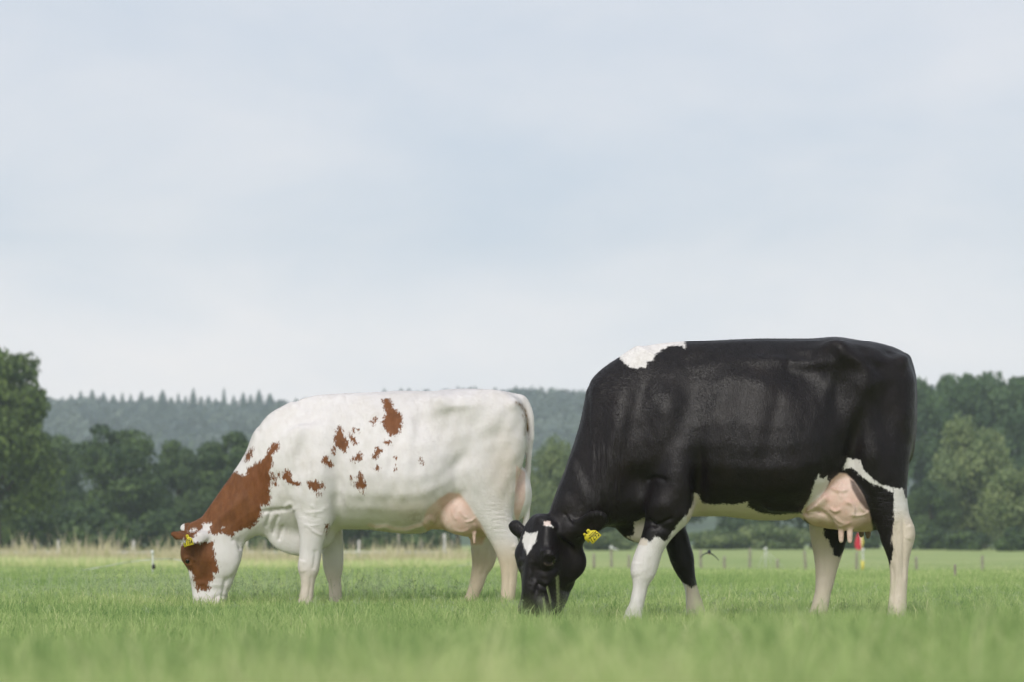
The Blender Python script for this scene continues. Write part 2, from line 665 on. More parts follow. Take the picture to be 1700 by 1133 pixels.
        for _ in range(26):
            kx, ky, kz = rl.normal(scale=1.0, size=3) * rl.uniform(14, 46)
            lump += np.sin(kx * q[:, 0] + ky * q[:, 1] * 0.6 + kz * 0.6 * q[:, 2] + rl.uniform(0, 6.28)) / 26 ** 0.5
        d += lumps * lump * smooth01((q[:, 2] - 0.55) / 0.2)
        self.V = self.V + N * (1.55 * d * side)[:, None]

    def ridges(self, L):
        """(polyline px, half width px, amplitude m): veins, folds and wrinkles on the near side"""
        P, N = self.photo(), self.normals()
        near = (N[:, 1] < 0.15)
        d = np.zeros(len(P))
        for pl, wd_, am in L:
            pl = np.array(pl, float)
            s = np.concatenate([[0], np.cumsum(np.linalg.norm(np.diff(pl, axis=0), axis=1))])
            sn = np.linspace(0, s[-1], max(4, int(s[-1] / 0.8)))
            pl = np.stack([pchip(s, pl[:, 0], sn), pchip(s, pl[:, 1], sn)], 1)
            m = near & (P[:, 0] > pl[:, 0].min() - 3 * wd_) & (P[:, 0] < pl[:, 0].max() + 3 * wd_) & (P[:, 1] > pl[:, 1].min() - 3 * wd_) & (P[:, 1] < pl[:, 1].max() + 3 * wd_)
            p = P[m]
            D2 = ((p[:, None, :] - pl[None])**2).sum(2)
            j = D2.argmin(1)
            t = j / (len(pl) - 1)
            d[m] += am * np.exp(-D2[np.arange(len(p)), j] / wd_**2) * np.minimum(1, np.minimum(t, 1 - t) / 0.15 + 0.15)
        self.V = self.V + N * d[:, None]


def sdpoly(P, poly):
    """signed distance (px) to polygon, negative inside; far points get the box distance"""
    poly = np.array(poly, float)
    out = np.full(len(P), 80.0)
    m = (P[:, 0] > poly[:, 0].min() - 40) & (P[:, 0] < poly[:, 0].max() + 40) & (P[:, 1] > poly[:, 1].min() - 40) & (P[:, 1] < poly[:, 1].max() + 40)
    p = P[m]
    d = np.full(len(p), 1e9)
    ins = np.zeros(len(p), bool)
    for a, b in zip(poly, np.roll(poly, -1, 0)):
        e_ = b - a
        w_ = p - a
        t = np.clip((w_ @ e_) / (e_ @ e_ + 1e-12), 0, 1)
        d = np.minimum(d, ((w_ - t[:, None] * e_)**2).sum(1))
        c = (a[1] > p[:, 1]) != (b[1] > p[:, 1])
        xi = a[0] + (p[:, 1] - a[1]) / (e_[1] if abs(e_[1]) > 1e-9 else 1e-9) * e_[0]
        ins ^= c & (p[:, 0] < xi)
    d = np.sqrt(d)
    out[m] = np.where(ins, -d, d)
    return out


def cow_mat(name, white, dark, ragged, nscale, hair_bump, dark_rough, dark_spec, sheen, dust_col=(0.19, 0.09, 0.04)):
    m, nt, n, l, b = new_mat(name)
    tc = n.new('ShaderNodeTexCoord')

    def attr(a):
        q = n.new('ShaderNodeAttribute')
        q.attribute_name = a
        return q.outputs['Fac']

    def noise(scale, detail=3.0, rough=0.55, vec=None):
        q = n.new('ShaderNodeTexNoise')
        q.inputs['Scale'].default_value = scale
        q.inputs['Detail'].default_value = detail
        q.inputs['Roughness'].default_value = rough
        l.new(vec or tc.outputs['Object'], q.inputs['Vector'])
        return q.outputs['Fac']

    def math_(op, a, b_, c=None):
        q = n.new('ShaderNodeMath')
        q.operation = op
        for i_, v in enumerate((a, b_, c)):
            if v is None:
                continue
            if isinstance(v, (int, float)):
                q.inputs[i_].default_value = v
            else:
                l.new(v, q.inputs[i_])
        return q.outputs[0]

    def mix(f, a, b_, mode='MIX'):
        q = n.new('ShaderNodeMix')
        q.data_type = 'RGBA'
        q.blend_type = mode
        if isinstance(f, (int, float)):
            q.inputs[0].default_value = f
        else:
            l.new(f, q.inputs[0])
        for i_, v in ((6, a), (7, b_)):
            if isinstance(v, tuple):
                q.inputs[i_].default_value = (*v, 1)
            else:
                l.new(v, q.inputs[i_])
        return q.outputs[2]

    def rng_(v, a, b_):
        q = n.new('ShaderNodeMapRange')
        q.interpolation_type = 'SMOOTHSTEP'
        q.inputs['From Min'].default_value = a
        q.inputs['From Max'].default_value = b_
        l.new(v, q.inputs['Value'])
        return q.outputs[0]

    mp = n.new('ShaderNodeMapping')
    mp.inputs['Scale'].default_value = (1.0, 1.0, 0.36)
    mp.inputs['Rotation'].default_value = (0, R(35), 0)
    l.new(tc.outputs['Object'], mp.inputs[0])
    hairv = mp.outputs[0]
    rag = math_('MULTIPLY', math_('SUBTRACT', noise(nscale, 4.0, 0.68, hairv), 0.5), ragged)
    inside = rng_(math_('ADD', attr('coat'), rag), 1.3, -1.3)
    big = rng_(noise(3.0, 4.0), 0.3, 0.7)
    fine = rng_(noise(28.0, 4.0, 0.6, hairv), 0.3, 0.7)
    wcol = mix(big, tuple(c * 0.93 for c in white), white)
    wcol = mix(math_('MULTIPLY', fine, 0.22), wcol, tuple(c * q for c, q in zip(white, (0.88, 0.84, 0.79))))
    wcol = mix(attr('stain_tone'), wcol, (0.54, 0.41, 0.24))
    dcol = mix(fine, tuple(c * 0.72 for c in dark), tuple(c * 1.2 for c in dark))
    dcol = mix(math_('MULTIPLY', big, 0.5), dcol, tuple(c * q for c, q in zip(dark, (1.35, 1.1, 1.0))))
    dust = rng_(noise(5.5, 5.0, 0.65), 0.50, 0.78)
    dcol = mix(math_('MULTIPLY', dust, 0.30), dcol, dust_col)
    speck = rng_(noise(230.0, 2.0, 0.6, hairv), 0.62, 0.75)
    dcol = mix(math_('MULTIPLY', speck, 0.35), dcol, tuple(min(1, c * 2.4) for c in dark))
    grime = rng_(noise(4.0, 6.0, 0.7), 0.48, 0.75)
    wcol = mix(math_('MULTIPLY', grime, 0.28), wcol, (0.52, 0.47, 0.40))
    base = mix(inside, wcol, dcol)
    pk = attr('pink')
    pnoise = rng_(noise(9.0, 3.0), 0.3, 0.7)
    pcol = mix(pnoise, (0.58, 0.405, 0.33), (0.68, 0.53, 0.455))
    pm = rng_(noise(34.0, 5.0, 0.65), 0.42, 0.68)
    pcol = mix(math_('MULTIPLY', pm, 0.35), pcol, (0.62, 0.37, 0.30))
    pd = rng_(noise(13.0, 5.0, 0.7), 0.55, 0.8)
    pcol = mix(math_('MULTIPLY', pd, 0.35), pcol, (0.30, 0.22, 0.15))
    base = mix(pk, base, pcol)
    dn = math_('MULTIPLY', attr('dung_tone'), math_('ADD', 0.35, math_('MULTIPLY', rng_(noise(26.0, 5.0, 0.7), 0.35, 0.65), 0.85)))
    base = mix(dn, base, (0.17, 0.095, 0.025))
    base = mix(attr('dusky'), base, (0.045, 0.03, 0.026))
    l.new(base, b.inputs['Base Color'])
    isd = math_('MULTIPLY', inside, math_('SUBTRACT', 1.0, pk))
    rr = n.new('ShaderNodeMapRange')
    rr.inputs['To Min'].default_value = 0.62
    rr.inputs['To Max'].default_value = dark_rough
    l.new(isd, rr.inputs['Value'])
    l.new(rr.outputs[0], b.inputs['Roughness'])
    rs = n.new('ShaderNodeMapRange')
    rs.inputs['To Min'].default_value = 0.25
    rs.inputs['To Max'].default_value = dark_spec
    l.new(isd, rs.inputs['Value'])
    l.new(rs.outputs[0], b.inputs['Specular IOR Level'])
    b.inputs['Sheen Weight'].default_value = sheen
    b.inputs['Sheen Roughness'].default_value = 0.45
    b.inputs['Sheen Tint'].default_value = (0.85, 0.85, 1.0, 1)
    b.inputs['Subsurface Weight'].default_value = 0.0
    mp2 = n.new('ShaderNodeMapping')
    mp2.inputs['Scale'].default_value = (1.0, 1.0, 0.28)
    mp2.inputs['Rotation'].default_value = (0, R(50), 0)
    l.new(tc.outputs['Object'], mp2.inputs[0])
    hb = noise(150.0, 3.0, 0.6, mp2.outputs[0])
    sk = noise(14.0, 4.0, 0.55)
    mp3 = n.new('ShaderNodeMapping')
    mp3.inputs['Scale'].default_value = (1.0, 0.3, 0.085)
    mp3.inputs['Rotation'].default_value = (0, R(-10), 0)
    l.new(tc.outputs['Object'], mp3.inputs[0])
    fd = noise(62.0, 2.0, 0.5, mp3.outputs[0])
    fd = math_('MULTIPLY', rng_(fd, 0.36, 0.62), attr('fold'))
    mp4 = n.new('ShaderNodeMapping')
    mp4.inputs['Scale'].default_value = (0.16, 0.4, 1.0)
    l.new(tc.outputs['Object'], mp4.inputs[0])
    fe = noise(58.0, 2.0, 0.5, mp4.outputs[0])
    fe = math_('MULTIPLY', rng_(fe, 0.36, 0.62), attr('crease'))
    hh = math_('ADD', math_('MULTIPLY', hb, 0.45), math_('MULTIPLY', sk, 1.1))
    hh = math_('ADD', hh, math_('MULTIPLY', math_('ADD', fd, fe), 3.2))
    bp = n.new('ShaderNodeBump')
    bp.inputs['Strength'].default_value = hair_bump
    bp.inputs['Distance'].default_value = 0.012
    l.new(hh, bp.inputs['Height'])
    l.new(bp.outputs[0], b.inputs['Normal'])
    return m


def basis(a, n_):
    """orthonormal rows: long axis a, width axis, normal n_"""
    a = np.asarray(a, float)
    a /= np.linalg.norm(a)
    n_ = np.asarray(n_, float)
    n_ = n_ - a * (a @ n_)
    n_ /= np.linalg.norm(n_)
    return np.array([a, np.cross(n_, a), n_])


def sphere_mesh(name, r, seg=20, ring=12):
    V, Q, T = [], [], []
    for i in range(ring + 1):
        th = math.pi * i / ring
        for j in range(seg):
            ph = 2 * math.pi * j / seg
            V.append((r * math.sin(th) * math.cos(ph), r * math.sin(th) * math.sin(ph), r * math.cos(th)))
    for i in range(ring):
        for j in range(seg):
            k = (j + 1) % seg
            Q.append((i * seg + j, (i + 1) * seg + j, (i + 1) * seg + k, i * seg + k))
    return mesh_np(name, V, Q, smooth=True)


m_eye, _nt, _n, _l, _b = new_mat('eye_dark')
_b.inputs['Base Color'].default_value = (0.006, 0.005, 0.005, 1)
_b.inputs['Roughness'].default_value = 0.06
_b.inputs['Specular IOR Level'].default_value = 0.6
m_tag = simple_mat('tag_yellow', (0.62, 0.52, 0.03), 0.5, 0.35, 0.06, 40)
m_ink = simple_mat('tag_ink', (0.035, 0.03, 0.01), 0.6, 0.2, 0.1, 30)
m_vein = None
EYE = sphere_mesh('eye', 0.021)


def ear_tag(parent, base, c, ax_down, nrm, size, text):
    """flat yellow plastic tag with neck and stud; c world centre, ax_down points from stud to the wide end"""
    Bm = basis(ax_down, nrm)            # rows: down, side, normal
    d_, s_, n_ = Bm
    prof = [(-0.62, 0.10), (-0.52, 0.15), (-0.36, 0.16), (-0.22, 0.34), (-0.08, 0.46), (0.50, 0.52), (0.54, 0.48)]
    V, th = [], 0.0016
    for sg in (1, -1):
        for dd, w_ in prof:
            bend = 0.05 * (dd + 0.6)**2 * size
            for e_ in (-1, 1):
                V.append(np.array(c) + d_ * dd * size + s_ * w_ * e_ * size + n_ * (sg * th + bend))
    m = len(prof) * 2
    Q = []
    for i in range(len(prof) - 1):
        Q.append((2 * i, 2 * i + 1, 2 * i + 3, 2 * i + 2))
        Q.append((m + 2 * i, m + 2 * i + 2, m + 2 * i + 3, m + 2 * i + 1))
        Q.append((2 * i, 2 * i + 2, m + 2 * i + 2, m + 2 * i))
        Q.append((2 * i + 1, m + 2 * i + 1, m + 2 * i + 3, 2 * i + 3))
    e_ = 2 * (len(prof) - 1)
    Q.append((e_, e_ + 1, m + e_ + 1, m + e_))
    Q.append((0, m, m + 1, 1))
    t = link('ear_tag', mesh_np('ear_tag', np.array(V) - base, Q), m_tag, parent)
    st = np.array(c) - d_ * 0.5 * size
    sv, sq, stt = tube_np(np.array([st - n_ * 0.012, st + n_ * 0.006, st + n_ * 0.008]) - base, [0.006, 0.006, 0.003], 10)
    link('stud', mesh_np('stud', sv, sq, stt, smooth=False), m_tag, t)
    if text:
        for txt, h_, off in ((text, 0.46, 0.42),):
            cu = bpy.data.curves.new('tag_number', 'FONT')
            cu.body = txt
            cu.size = 1.0
            cu.align_x = 'CENTER'
            cu.offset = 0.012
            tmp = bpy.data.objects.new('tag_number', cu)
            col.objects.link(tmp)
            dg = bpy.context.evaluated_depsgraph_get()
            me = bpy.data.meshes.new_from_object(tmp.evaluated_get(dg))
            bpy.data.objects.remove(tmp)
            co = np.zeros(len(me.vertices) * 3)
            me.vertices.foreach_get('co', co)
            co = co.reshape(-1, 3)
            wdt = np.ptp(co[:, 0])
            k = size * h_ / 0.7
            kx = min(k, size * 0.86 / wdt)
            dd = off - co[:, 1] * k / size
            bend = 0.05 * (dd + 0.6)**2 * size
            sg = 1.0
            P = np.array(c) + dd[:, None] * size * d_ + (co[:, 0] * kx)[:, None] * s_ * sg + n_ * (bend + th + 0.0012)[:, None]
            me.vertices.foreach_set('co', (P - base).ravel())
            me.update()
            me.materials.clear()
            link('tag_number', me, m_ink, t)
        mb = MB()
        for row, off in enumerate((-0.13, 0.0)):
            for q in range(6 - row):
                x0 = -0.34 + 0.12 * q + 0.05 * row
                if row == 0:
                    x0 *= 0.75
                cs = []
                for dd, xx in ((off - .03, x0), (off - .03, x0 + .075), (off + .03, x0 + .075), (off + .03, x0)):
                    cs.append(np.array(c) + dd * size * d_ + xx * size * s_ + n_ * (0.05 * (dd + 0.6)**2 * size + th + 0.001) - base)
                mb.add(cs, [(0, 1, 2, 3)])
        link('fine_print', mb.mesh('fine_print'), m_ink, t)
    return t


def hair_mesh(fld, base, attrs, n, seed, bare, length=0.012, width=0.0022):
    """short coat: one thin triangle per tuft, lying back over the skin"""
    r2 = np.random.default_rng(seed)
    V, Q = fld.V, fld.Q
    N = fld.normals()
    A, B_, C, D_ = (V[Q[:, i_]] for i_ in range(4))
    area = np.linalg.norm(np.cross(C - A, D_ - B_), axis=1) / 2
    nf = N[Q].mean(1)
    ok = (nf[:, 1] < 0.45) & (bare[Q].max(1) < 0.35)
    p = area * ok
    i = r2.choice(len(Q), n, p=p / p.sum())
    u, v = r2.random(n)[:, None], r2.random(n)[:, None]
    P = (A[i] * (1 - u) + B_[i] * u) * (1 - v) + (D_[i] * (1 - u) + C[i] * u) * v
    Nn = nf[i] / np.linalg.norm(nf[i], axis=1)[:, None]
    flow = np.stack([0.75 + 0.5 * np.sin(P[:, 0] * 5 + P[:, 2] * 3), np.zeros(n), -0.9 + 0.5 * np.sin(P[:, 0] * 4 - P[:, 2] * 6)], 1)
    flow[:, 0] = np.where(P[:, 2] < 0.62, 0.12, flow[:, 0])
    flow += r2.normal(scale=0.28, size=(n, 3))
    T = flow - Nn * (flow * Nn).sum(1)[:, None]
    T /= np.linalg.norm(T, axis=1)[:, None] + 1e-9
    S = np.cross(Nn, T)
    ln = (length * r2.uniform(0.6, 1.25, n))[:, None]
    lift = r2.uniform(0.10, 0.30, n)[:, None]
    sd2 = S * (width * r2.uniform(0.6, 1.2, n) / 2)[:, None]
    O = P - Nn * 0.0006
    tip = O + T * ln * (1 - lift * lift / 2) + Nn * ln * lift
    VV = np.stack([O - sd2, O + sd2, tip], 1).reshape(-1, 3) + np.array([0, fld.D, 0]) - base
    at_ = {k: ('POINT', np.repeat(a[Q[i, 0]], 3)) for k, a in attrs.items()}
    return mesh_np('hair', VV, None, np.arange(3 * n).reshape(-1, 3), attrs=at_)


def finish_cow(name, fld, mat, coat, pink, stain_tone, dung_tone, dusky, fold, crease, label, group):
    D = fld.D
    base = np.array([fld.V[:, 0].mean(), D, 0.0])
    V = fld.V + np.array([0, D, 0]) - base
    me = mesh_np('body', V, fld.Q, attrs={'coat': ('POINT', coat), 'pink': ('POINT', pink), 'stain_tone': ('POINT', stain_tone),
                                           'dung_tone': ('POINT', dung_tone), 'dusky': ('POINT', dusky), 'fold': ('POINT', fold), 'crease': ('POINT', crease)}, smooth=True)
    c = empty(name, base)
    tag(c, label, 'cow', group)
    link('body', me, mat, c)
    hm = hair_mesh(fld, base, {'coat': coat, 'pink': pink * 0.4, 'stain_tone': stain_tone, 'dung_tone': dung_tone, 'dusky': dusky}, 240000, 5, pink)
    link('hair', hm, mat, c)
    return c, base


def soft(sd, w_=2.0):
    return smooth01(0.5 - sd / (2 * w_))


# ---- the red and white cow -------------------------------------------------
DW = 15.6
f = Field(DW, at(270, 0, DW)[0], at(905, 0, DW)[0], (at(280, 0, DW)[0], at(420, 0, DW)[0]), ztop=1.52)
TOPW = [(432, 716), (446, 694), (482, 671.5), (508, 660), (535, 655), (570, 653.5), (632, 651), (673, 649), (700, 650), (722, 650), (735, 648), (776, 646), (817, 648), (845, 652), (860, 659), (869, 672), (873.5, 690)]
BOTW = [(432, 800), (446, 850), (470, 882), (500, 890), (540, 885), (573, 880), (598, 879), (648, 885), (693, 888), (715, 880), (735, 866), (760, 850), (800, 838), (845, 815), (860, 790), (869, 765), (873.5, 745)]
WID = [(432, .09), (446, .165), (470, .215), (500, .245), (560, .285), (620, .335), (680, .355), (720, .34), (760, .30), (800, .275), (840, .235), (860, .17), (869, .11), (873.5, .06)]
PRW = [(432, 'chest'), (530, 'chest'), (600, 'barrel'), (690, 'barrel'), (730, 'loin'), (765, 'hip'), (800, 'hip'), (850, 'rump'), (874, 'rump')]


def trunk(fld, top, bot, wid, prs, k=0.05):
    xs = sorted(set([a for a, _ in top] + [a for a, _ in wid]))
    st = []
    pn = [a for a, _ in prs]
    for x in xs:
        t = pchip(*zip(*top), [x])[0]
        b = pchip(*zip(*bot), [x])[0]
        w_ = pchip(*zip(*wid), [x])[0]
        j = int(np.clip(np.searchsorted(pn, x) - 1, 0, len(pn) - 2))
        u = np.clip((x - pn[j]) / (pn[j + 1] - pn[j]), 0, 1)
        key = 'mix%d_%.1f' % (id(fld) % 1000, x)
        PROF[key] = list(np.array(PROF[prs[j][1]]) * (1 - u) + np.array(PROF[prs[j + 1][1]]) * u)
        wx = fld.w(x, t)
        wb = fld.w(x, b)
        st.append((wx[0], wb[2], wx[2], w_, key))
    fld.loft((0, 0, 0), (1, 0, 0), (0, 0, 1), (0, 1, 0), st, k)


def neck(fld, p, dirv, st, ylean=(0, 0), k=.05):
    """straight neck loft; stations (a, b0, b1 in px along and across the axis, half width m)"""
    d = np.array(dirv, float)
    d /= np.linalg.norm(d)
    m = fld.D / FOC
    L = (st[-1][0] - st[0][0]) * m
    A = np.array([d[0], (ylean[1] - ylean[0]) / L, -d[1]])
    B = np.array([-d[1], 0, -d[0]])
    B = B * np.sign(-B[0]) if abs(B[0]) > 1e-6 else B
    O = fld.w(*p) + np.array([0, ylean[0] - st[0][0] * m * A[1], 0])
    A /= np.linalg.norm(A)
    S = np.cross(A, B)
    fld.loft(O, A, B, S, [(a * m, b0 * m, b1 * m, w_, 'neck') for a, b0, b1, w_ in st], k)


trunk(f, TOPW, BOTW, WID, PRW)
# neck and dewlap
neck(f, (465, 770), (-1, 1), [(-82, -30, 58, .10), (-41, -60, 68, .16), (-11, -80, 68, .175), (30, -92, 53, .16), (69, -80, 44, .135), (103, -61, 38, .118), (136, -51, 32, .105), (163, -46, 27, .095), (182, -35, 18, .05)])
f.ribs([(428, 850, 436, 886, .05, 0), (445, 850, 449, 894, .05, 0), (462, 850, 464, 906, .05, 0), (482, 850, 478, 919, .055, 0), (505, 850, 496, 924, .06, 0), (530, 850, 522, 915, .08, 0)], .035)
# head
hw = lambda px: (350 - px) * DW / FOC
f.loft(f.w(350, 872), (-.02, .0, -1.0), (-1, 0.0, 0.02), (0, -1, 0),
       [((p - 872) * DW / FOC, hw(b), hw(a), w_, pr) for p, a, b, w_, pr in
        [(866, 330, 368, .05, 'head'), (874, 316, 380, .085, 'head'), (890, 306, 398, .110, 'head'), (907, 302.5, 404, .120, 'head'), (920, 301.5, 402, .124, 'head'), (929, 303, 400, .124, 'head'),
         (938, 308, 397, .115, 'head'), (948, 314, 394, .105, 'head'), (960, 317, 390, .095, 'head'), (972, 319, 386, .085, 'muzz'), (982, 321, 382, .08, 'muzz'), (992, 322, 379.5, .084, 'muzz'), (1001, 323, 377, .086, 'muzz'),
         (1009, 325, 370, .074, 'muzz'), (1015, 331, 360, .05, 'muzz'), (1018, 340, 350, .01, 'muzz')]], .035)
# cheek and brow, poll, horn stub
f.ell(f.w(366, 926, -.070), (.11, .035, .12), k=.09)
f.ell(f.w(309, 919, -.095), (.022, .026, .05), k=.03)
f.ell(f.w(330, 878, 0), (.05, .09, .035), k=.05)
f.ell(f.w(331, 893, -.095), (.04, .025, .025), k=.04)
f.ell(f.w(348, 1003, -.075), (.07, .022, .02), k=.02)
# ears: near one points forward, far one lifts beyond the poll
Bn = basis((-1.0, -.55, .10), (.25, -.75, .55))
f.ell(f.w(313, 893, -.185), (.108, .052, .011), Bn, .012)
f.ell(f.w(309, 894, -.215), (.075, .030, .012), Bn, .010, cut=True)
f.ell(f.w(298, 890.5, -.235), (.062, .026, .010), basis((-1.0, -.5, .28), (.25, -.75, .55)), .02)
f.ell(f.w(335, 892, -.125), (.04, .028, .022), Bn, .03)
Bf = basis((-.75, .75, .12), (-.4, -.7, .5))
f.ell(f.w(313, 877, .16), (.085, .038, .010), Bf, .015)
f.ell(f.w(326, 879, .11), (.045, .026, .02), Bf, .03)
# near fore leg and shoulder
f.ribs([(478, 735, 545, 745, .05, -.20), (476, 790, 552, 790, .085, -.195), (484, 825, 557, 825, .10, -.185), (490, 850, 557, 850, .095, -.185), (495, 877, 547, 874, .08, -.19), (497, 905, 537, 903, .066, -.19),
        (496.5, 925, 533, 925, .058, -.19), (495, 942, 530.5, 942, .058, -.19), (499, 960, 524, 960, .048, -.19), (499.5, 978, 521, 978, .042, -.19), (496, 995, 520, 995, .045, -.19), (492.5, 1010, 519, 1010, .054, -.19), (490, 1018, 520, 1018, .056, -.19)], .045)
f.ribs([(515, 820, 562, 820, .08, .18), (525, 860, 566, 858, .075, .18), (533, 890, 569, 888, .066, .18), (534.5, 915, 570, 915, .058, .18), (536, 938, 570, 938, .057, .18), (541, 956, 567, 956, .047, .18),
        (545.5, 970, 566.5, 970, .042, .18), (546.5, 992, 567.5, 992, .044, .18), (545, 1007, 570, 1007, .053, .18), (543, 1016, 571, 1016, .055, .18)], .045)
# hind legs
f.ribs([(770, 700, 872, 700, .10, -.15), (752, 750, 871, 745, .125, -.15), (755, 790, 860, 790, .125, -.155), (764, 822, 855, 825, .115, -.16), (780, 846, 853, 850, .10, -.165), (795, 868, 855, 872, .085, -.17), (809, 890, 860, 893, .068, -.175),
        (820, 910, 863, 912, .058, -.18), (827, 927, 862, 928, .052, -.18), (831, 945, 860, 946, .045, -.18), (832.5, 966, 858, 966, .04, -.18), (831, 990, 855, 990, .042, -.18), (828, 1008, 854, 1008, .052, -.18), (825, 1018, 855, 1018, .055, -.18)], .045)
f.ribs([(765, 790, 850, 790, .12, .15), (770, 840, 845, 840, .10, .16), (776, 870, 838, 868, .085, .165), (780, 895, 832, 893, .068, .17), (782, 915, 827, 915, .057, .17), (783, 932, 822, 932, .05, .17), (782, 950, 811, 950, .044, .17),
        (780, 965, 805, 967, .04, .17), (774, 987, 796, 990, .042, .17), (765, 1006, 789, 1008, .052, .17), (760, 1016, 786, 1018, .055, .17)], .045)
# udder, teats, milk vein, tail
f.ribs([(722, 848, 728, 880, .10, -.03), (748, 822, 752, 884, .17, -.03), (775, 815, 778, 892, .195, -.02), (805, 805, 808, 892, .19, 0), (835, 790, 848, 875, .15, 0), (852, 778, 868, 838, .10, 0), (858, 772, 869, 800, .06, 0)], .03)
f.ell(f.w(766, 860, -.15), (.125, .085, .115), k=.03)
f.ribs([(783, 886, 791, 886, .014, -.16), (784.5, 895, 790.5, 895, .012, -.16), (785, 902, 790, 902, .010, -.16)], .012)
f.ribs([(777, 886, 783, 886, .014, .02), (778, 894, 782, 894, .011, .02)], .012)
f.ribs([(842, 655, 846, 672, .05, 0), (866, 656, 860, 678, .042, 0), (880, 672, 868, 684, .030, -.005), (886.5, 695, 874.5, 697, .023, -.01), (887, 718, 876, 718, .020, -.012), (884, 745, 874, 745, .018, -.013), (881, 780, 872, 780, .017, -.013),
        (879, 815, 870.5, 815, .016, -.013), (880, 850, 871, 850, .017, -.013), (877, 872, 867, 872, .02, -.013), (874, 900, 861, 900, .028, -.013), (870, 935, 862, 935, .018, -.013)], .018)
f.nets()
f.bumps([(734, 668, 20, 13, 0, .022), (745, 700, 16, 40, 10, -.014), (706, 700, 26, 26, 0, -.022), (775, 690, 30, 22, 0, -.010), (852, 672, 10, 10, 0, .014), (815, 700, 22, 20, 0, .014), (828, 735, 18, 40, 0, -.010),
         (760, 770, 34, 12, -50, -.014), (785, 790, 22, 34, 0, .012), (560, 815, 10, 45, 0, -.020), (530, 800, 22, 55, 0, .018), (500, 760, 12, 60, 15, -.010), (470, 750, 18, 50, 25, .010), (455, 800, 16, 26, 20, -.012),
         (545, 720, 18, 60, 10, .012), (575, 760, 14, 40, 0, -.008), (640, 800, 60, 40, 0, .012), (600, 740, 9, 60, 6, -.004), (625, 745, 8, 60, 6, .004), (655, 745, 8, 60, 8, -.004), (680, 745, 8, 55, 8, .004),
         (380, 850, 40, 10, -40, .008), (352, 905, 16, 16, 0, -.006), (345, 950, 10, 22, 10, -.008), (505, 850, 8, 14, 0, -.006)])
f.ridges([([(503, 930), (500, 942), (504, 952)], 5, .007), ([(517, 955), (515, 975), (511, 1000)], 2.6, -.005), ([(524, 912), (523, 930), (519, 948)], 3.5, -.006), ([(851, 905), (858, 914), (856, 925)], 5, .006), ([(843, 930), (846, 955), (844, 990)], 2.6, -.005), ([(800, 915), (806, 935), (798, 960)], 3.5, -.005), ([(752, 880), (766, 884), (780, 880)], 2.6, .005), ([(758, 838), (752, 852), (758, 866)], 2.6, .006), ([(613, 873), (625, 876), (640, 874), (655, 879), (672, 880), (690, 875), (703, 871), (712, 864)], 4.0, .016), ([(703, 870), (712, 862), (722, 868)], 5, .012),
          ([(762, 848), (770, 858), (776, 862)], 2.0, .006), ([(772, 868), (782, 866), (790, 860)], 2.0, .006), ([(786, 870), (790, 880), (788, 890)], 2.0, .005),
          ([(498, 842), (510, 852), (530, 850), (545, 842)], 3, .003), ([(500, 872), (515, 874), (530, 872)], 2.2, .002), ([(512, 874), (522, 884), (535, 890)], 2.0, .005), ([(515, 838), (522, 845), (523, 860)], 2.5, .005),
          ([(440, 878), (447, 858), (452, 845)], 3, -.012), ([(452, 890), (456, 870), (462, 855)], 3, -.012), ([(462, 900), (466, 885), (470, 872)], 3, -.012), ([(433, 851), (455, 849), (475, 846), (488, 842)], 4, -.014), ([(470, 846), (482, 838), (490, 850)], 4, .010),
          ([(306, 931), (311, 926), (319, 928), (322, 934)], 2.2, .006), ([(307, 935), (312, 939.5), (319, 938)], 2.2, .004), ([(316, 944), (322, 955), (330, 966)], 4, -.006), ([(384, 895), (396, 902), (401, 915)], 4, -.012), ([(375, 960), (371, 980), (369, 998)], 3, -.009), ([(354, 994), (356, 1004), (358, 1010)], 3, -.012), ([(330, 972), (337, 968), (346, 974)], 3, .005), ([(352, 996), (365, 990), (377, 992)], 3, -.006)]
         + [([(800 + i * 3, 842 + i * 7), (825, 838 + i * 7.5), (848, 842 + i * 7)], 2.2, .0008) for i in range(8)])
P = f.photo()
N = f.normals()
yl = f.V[:, 1]
NECK = [(384, 787), (393.5, 784), (399, 790), (407.6, 789), (411, 779), (420, 774), (429, 768), (437.6, 761), (444, 750.6), (451.8, 736.5), (464, 736.5), (464, 745), (457, 752), (451, 757.6), (453.5, 775), (448, 782), (450, 796.5), (447, 817.6), (449.6, 831.6),
        (444.7, 840), (433, 841), (435, 855), (425, 870.5), (413.6, 880), (404, 878), (392, 884), (384.5, 892), (371, 886), (355, 890), (345.7, 886), (346.7, 878), (334, 880), (328, 884), (324, 888), (322, 893), (310, 897), (280, 900), (275, 875), (318, 860), (340, 835), (365, 805)]
FACE = [(285, 908), (303, 905.4), (320.5, 902.5), (353.5, 899.6), (355.4, 913), (357.4, 928.7), (364, 944), (361, 952), (353.5, 954), (355, 960), (346.7, 971), (349.6, 977), (344, 982), (336, 979), (328, 985), (322, 967.5), (317.6, 950), (300, 945), (290, 930)]
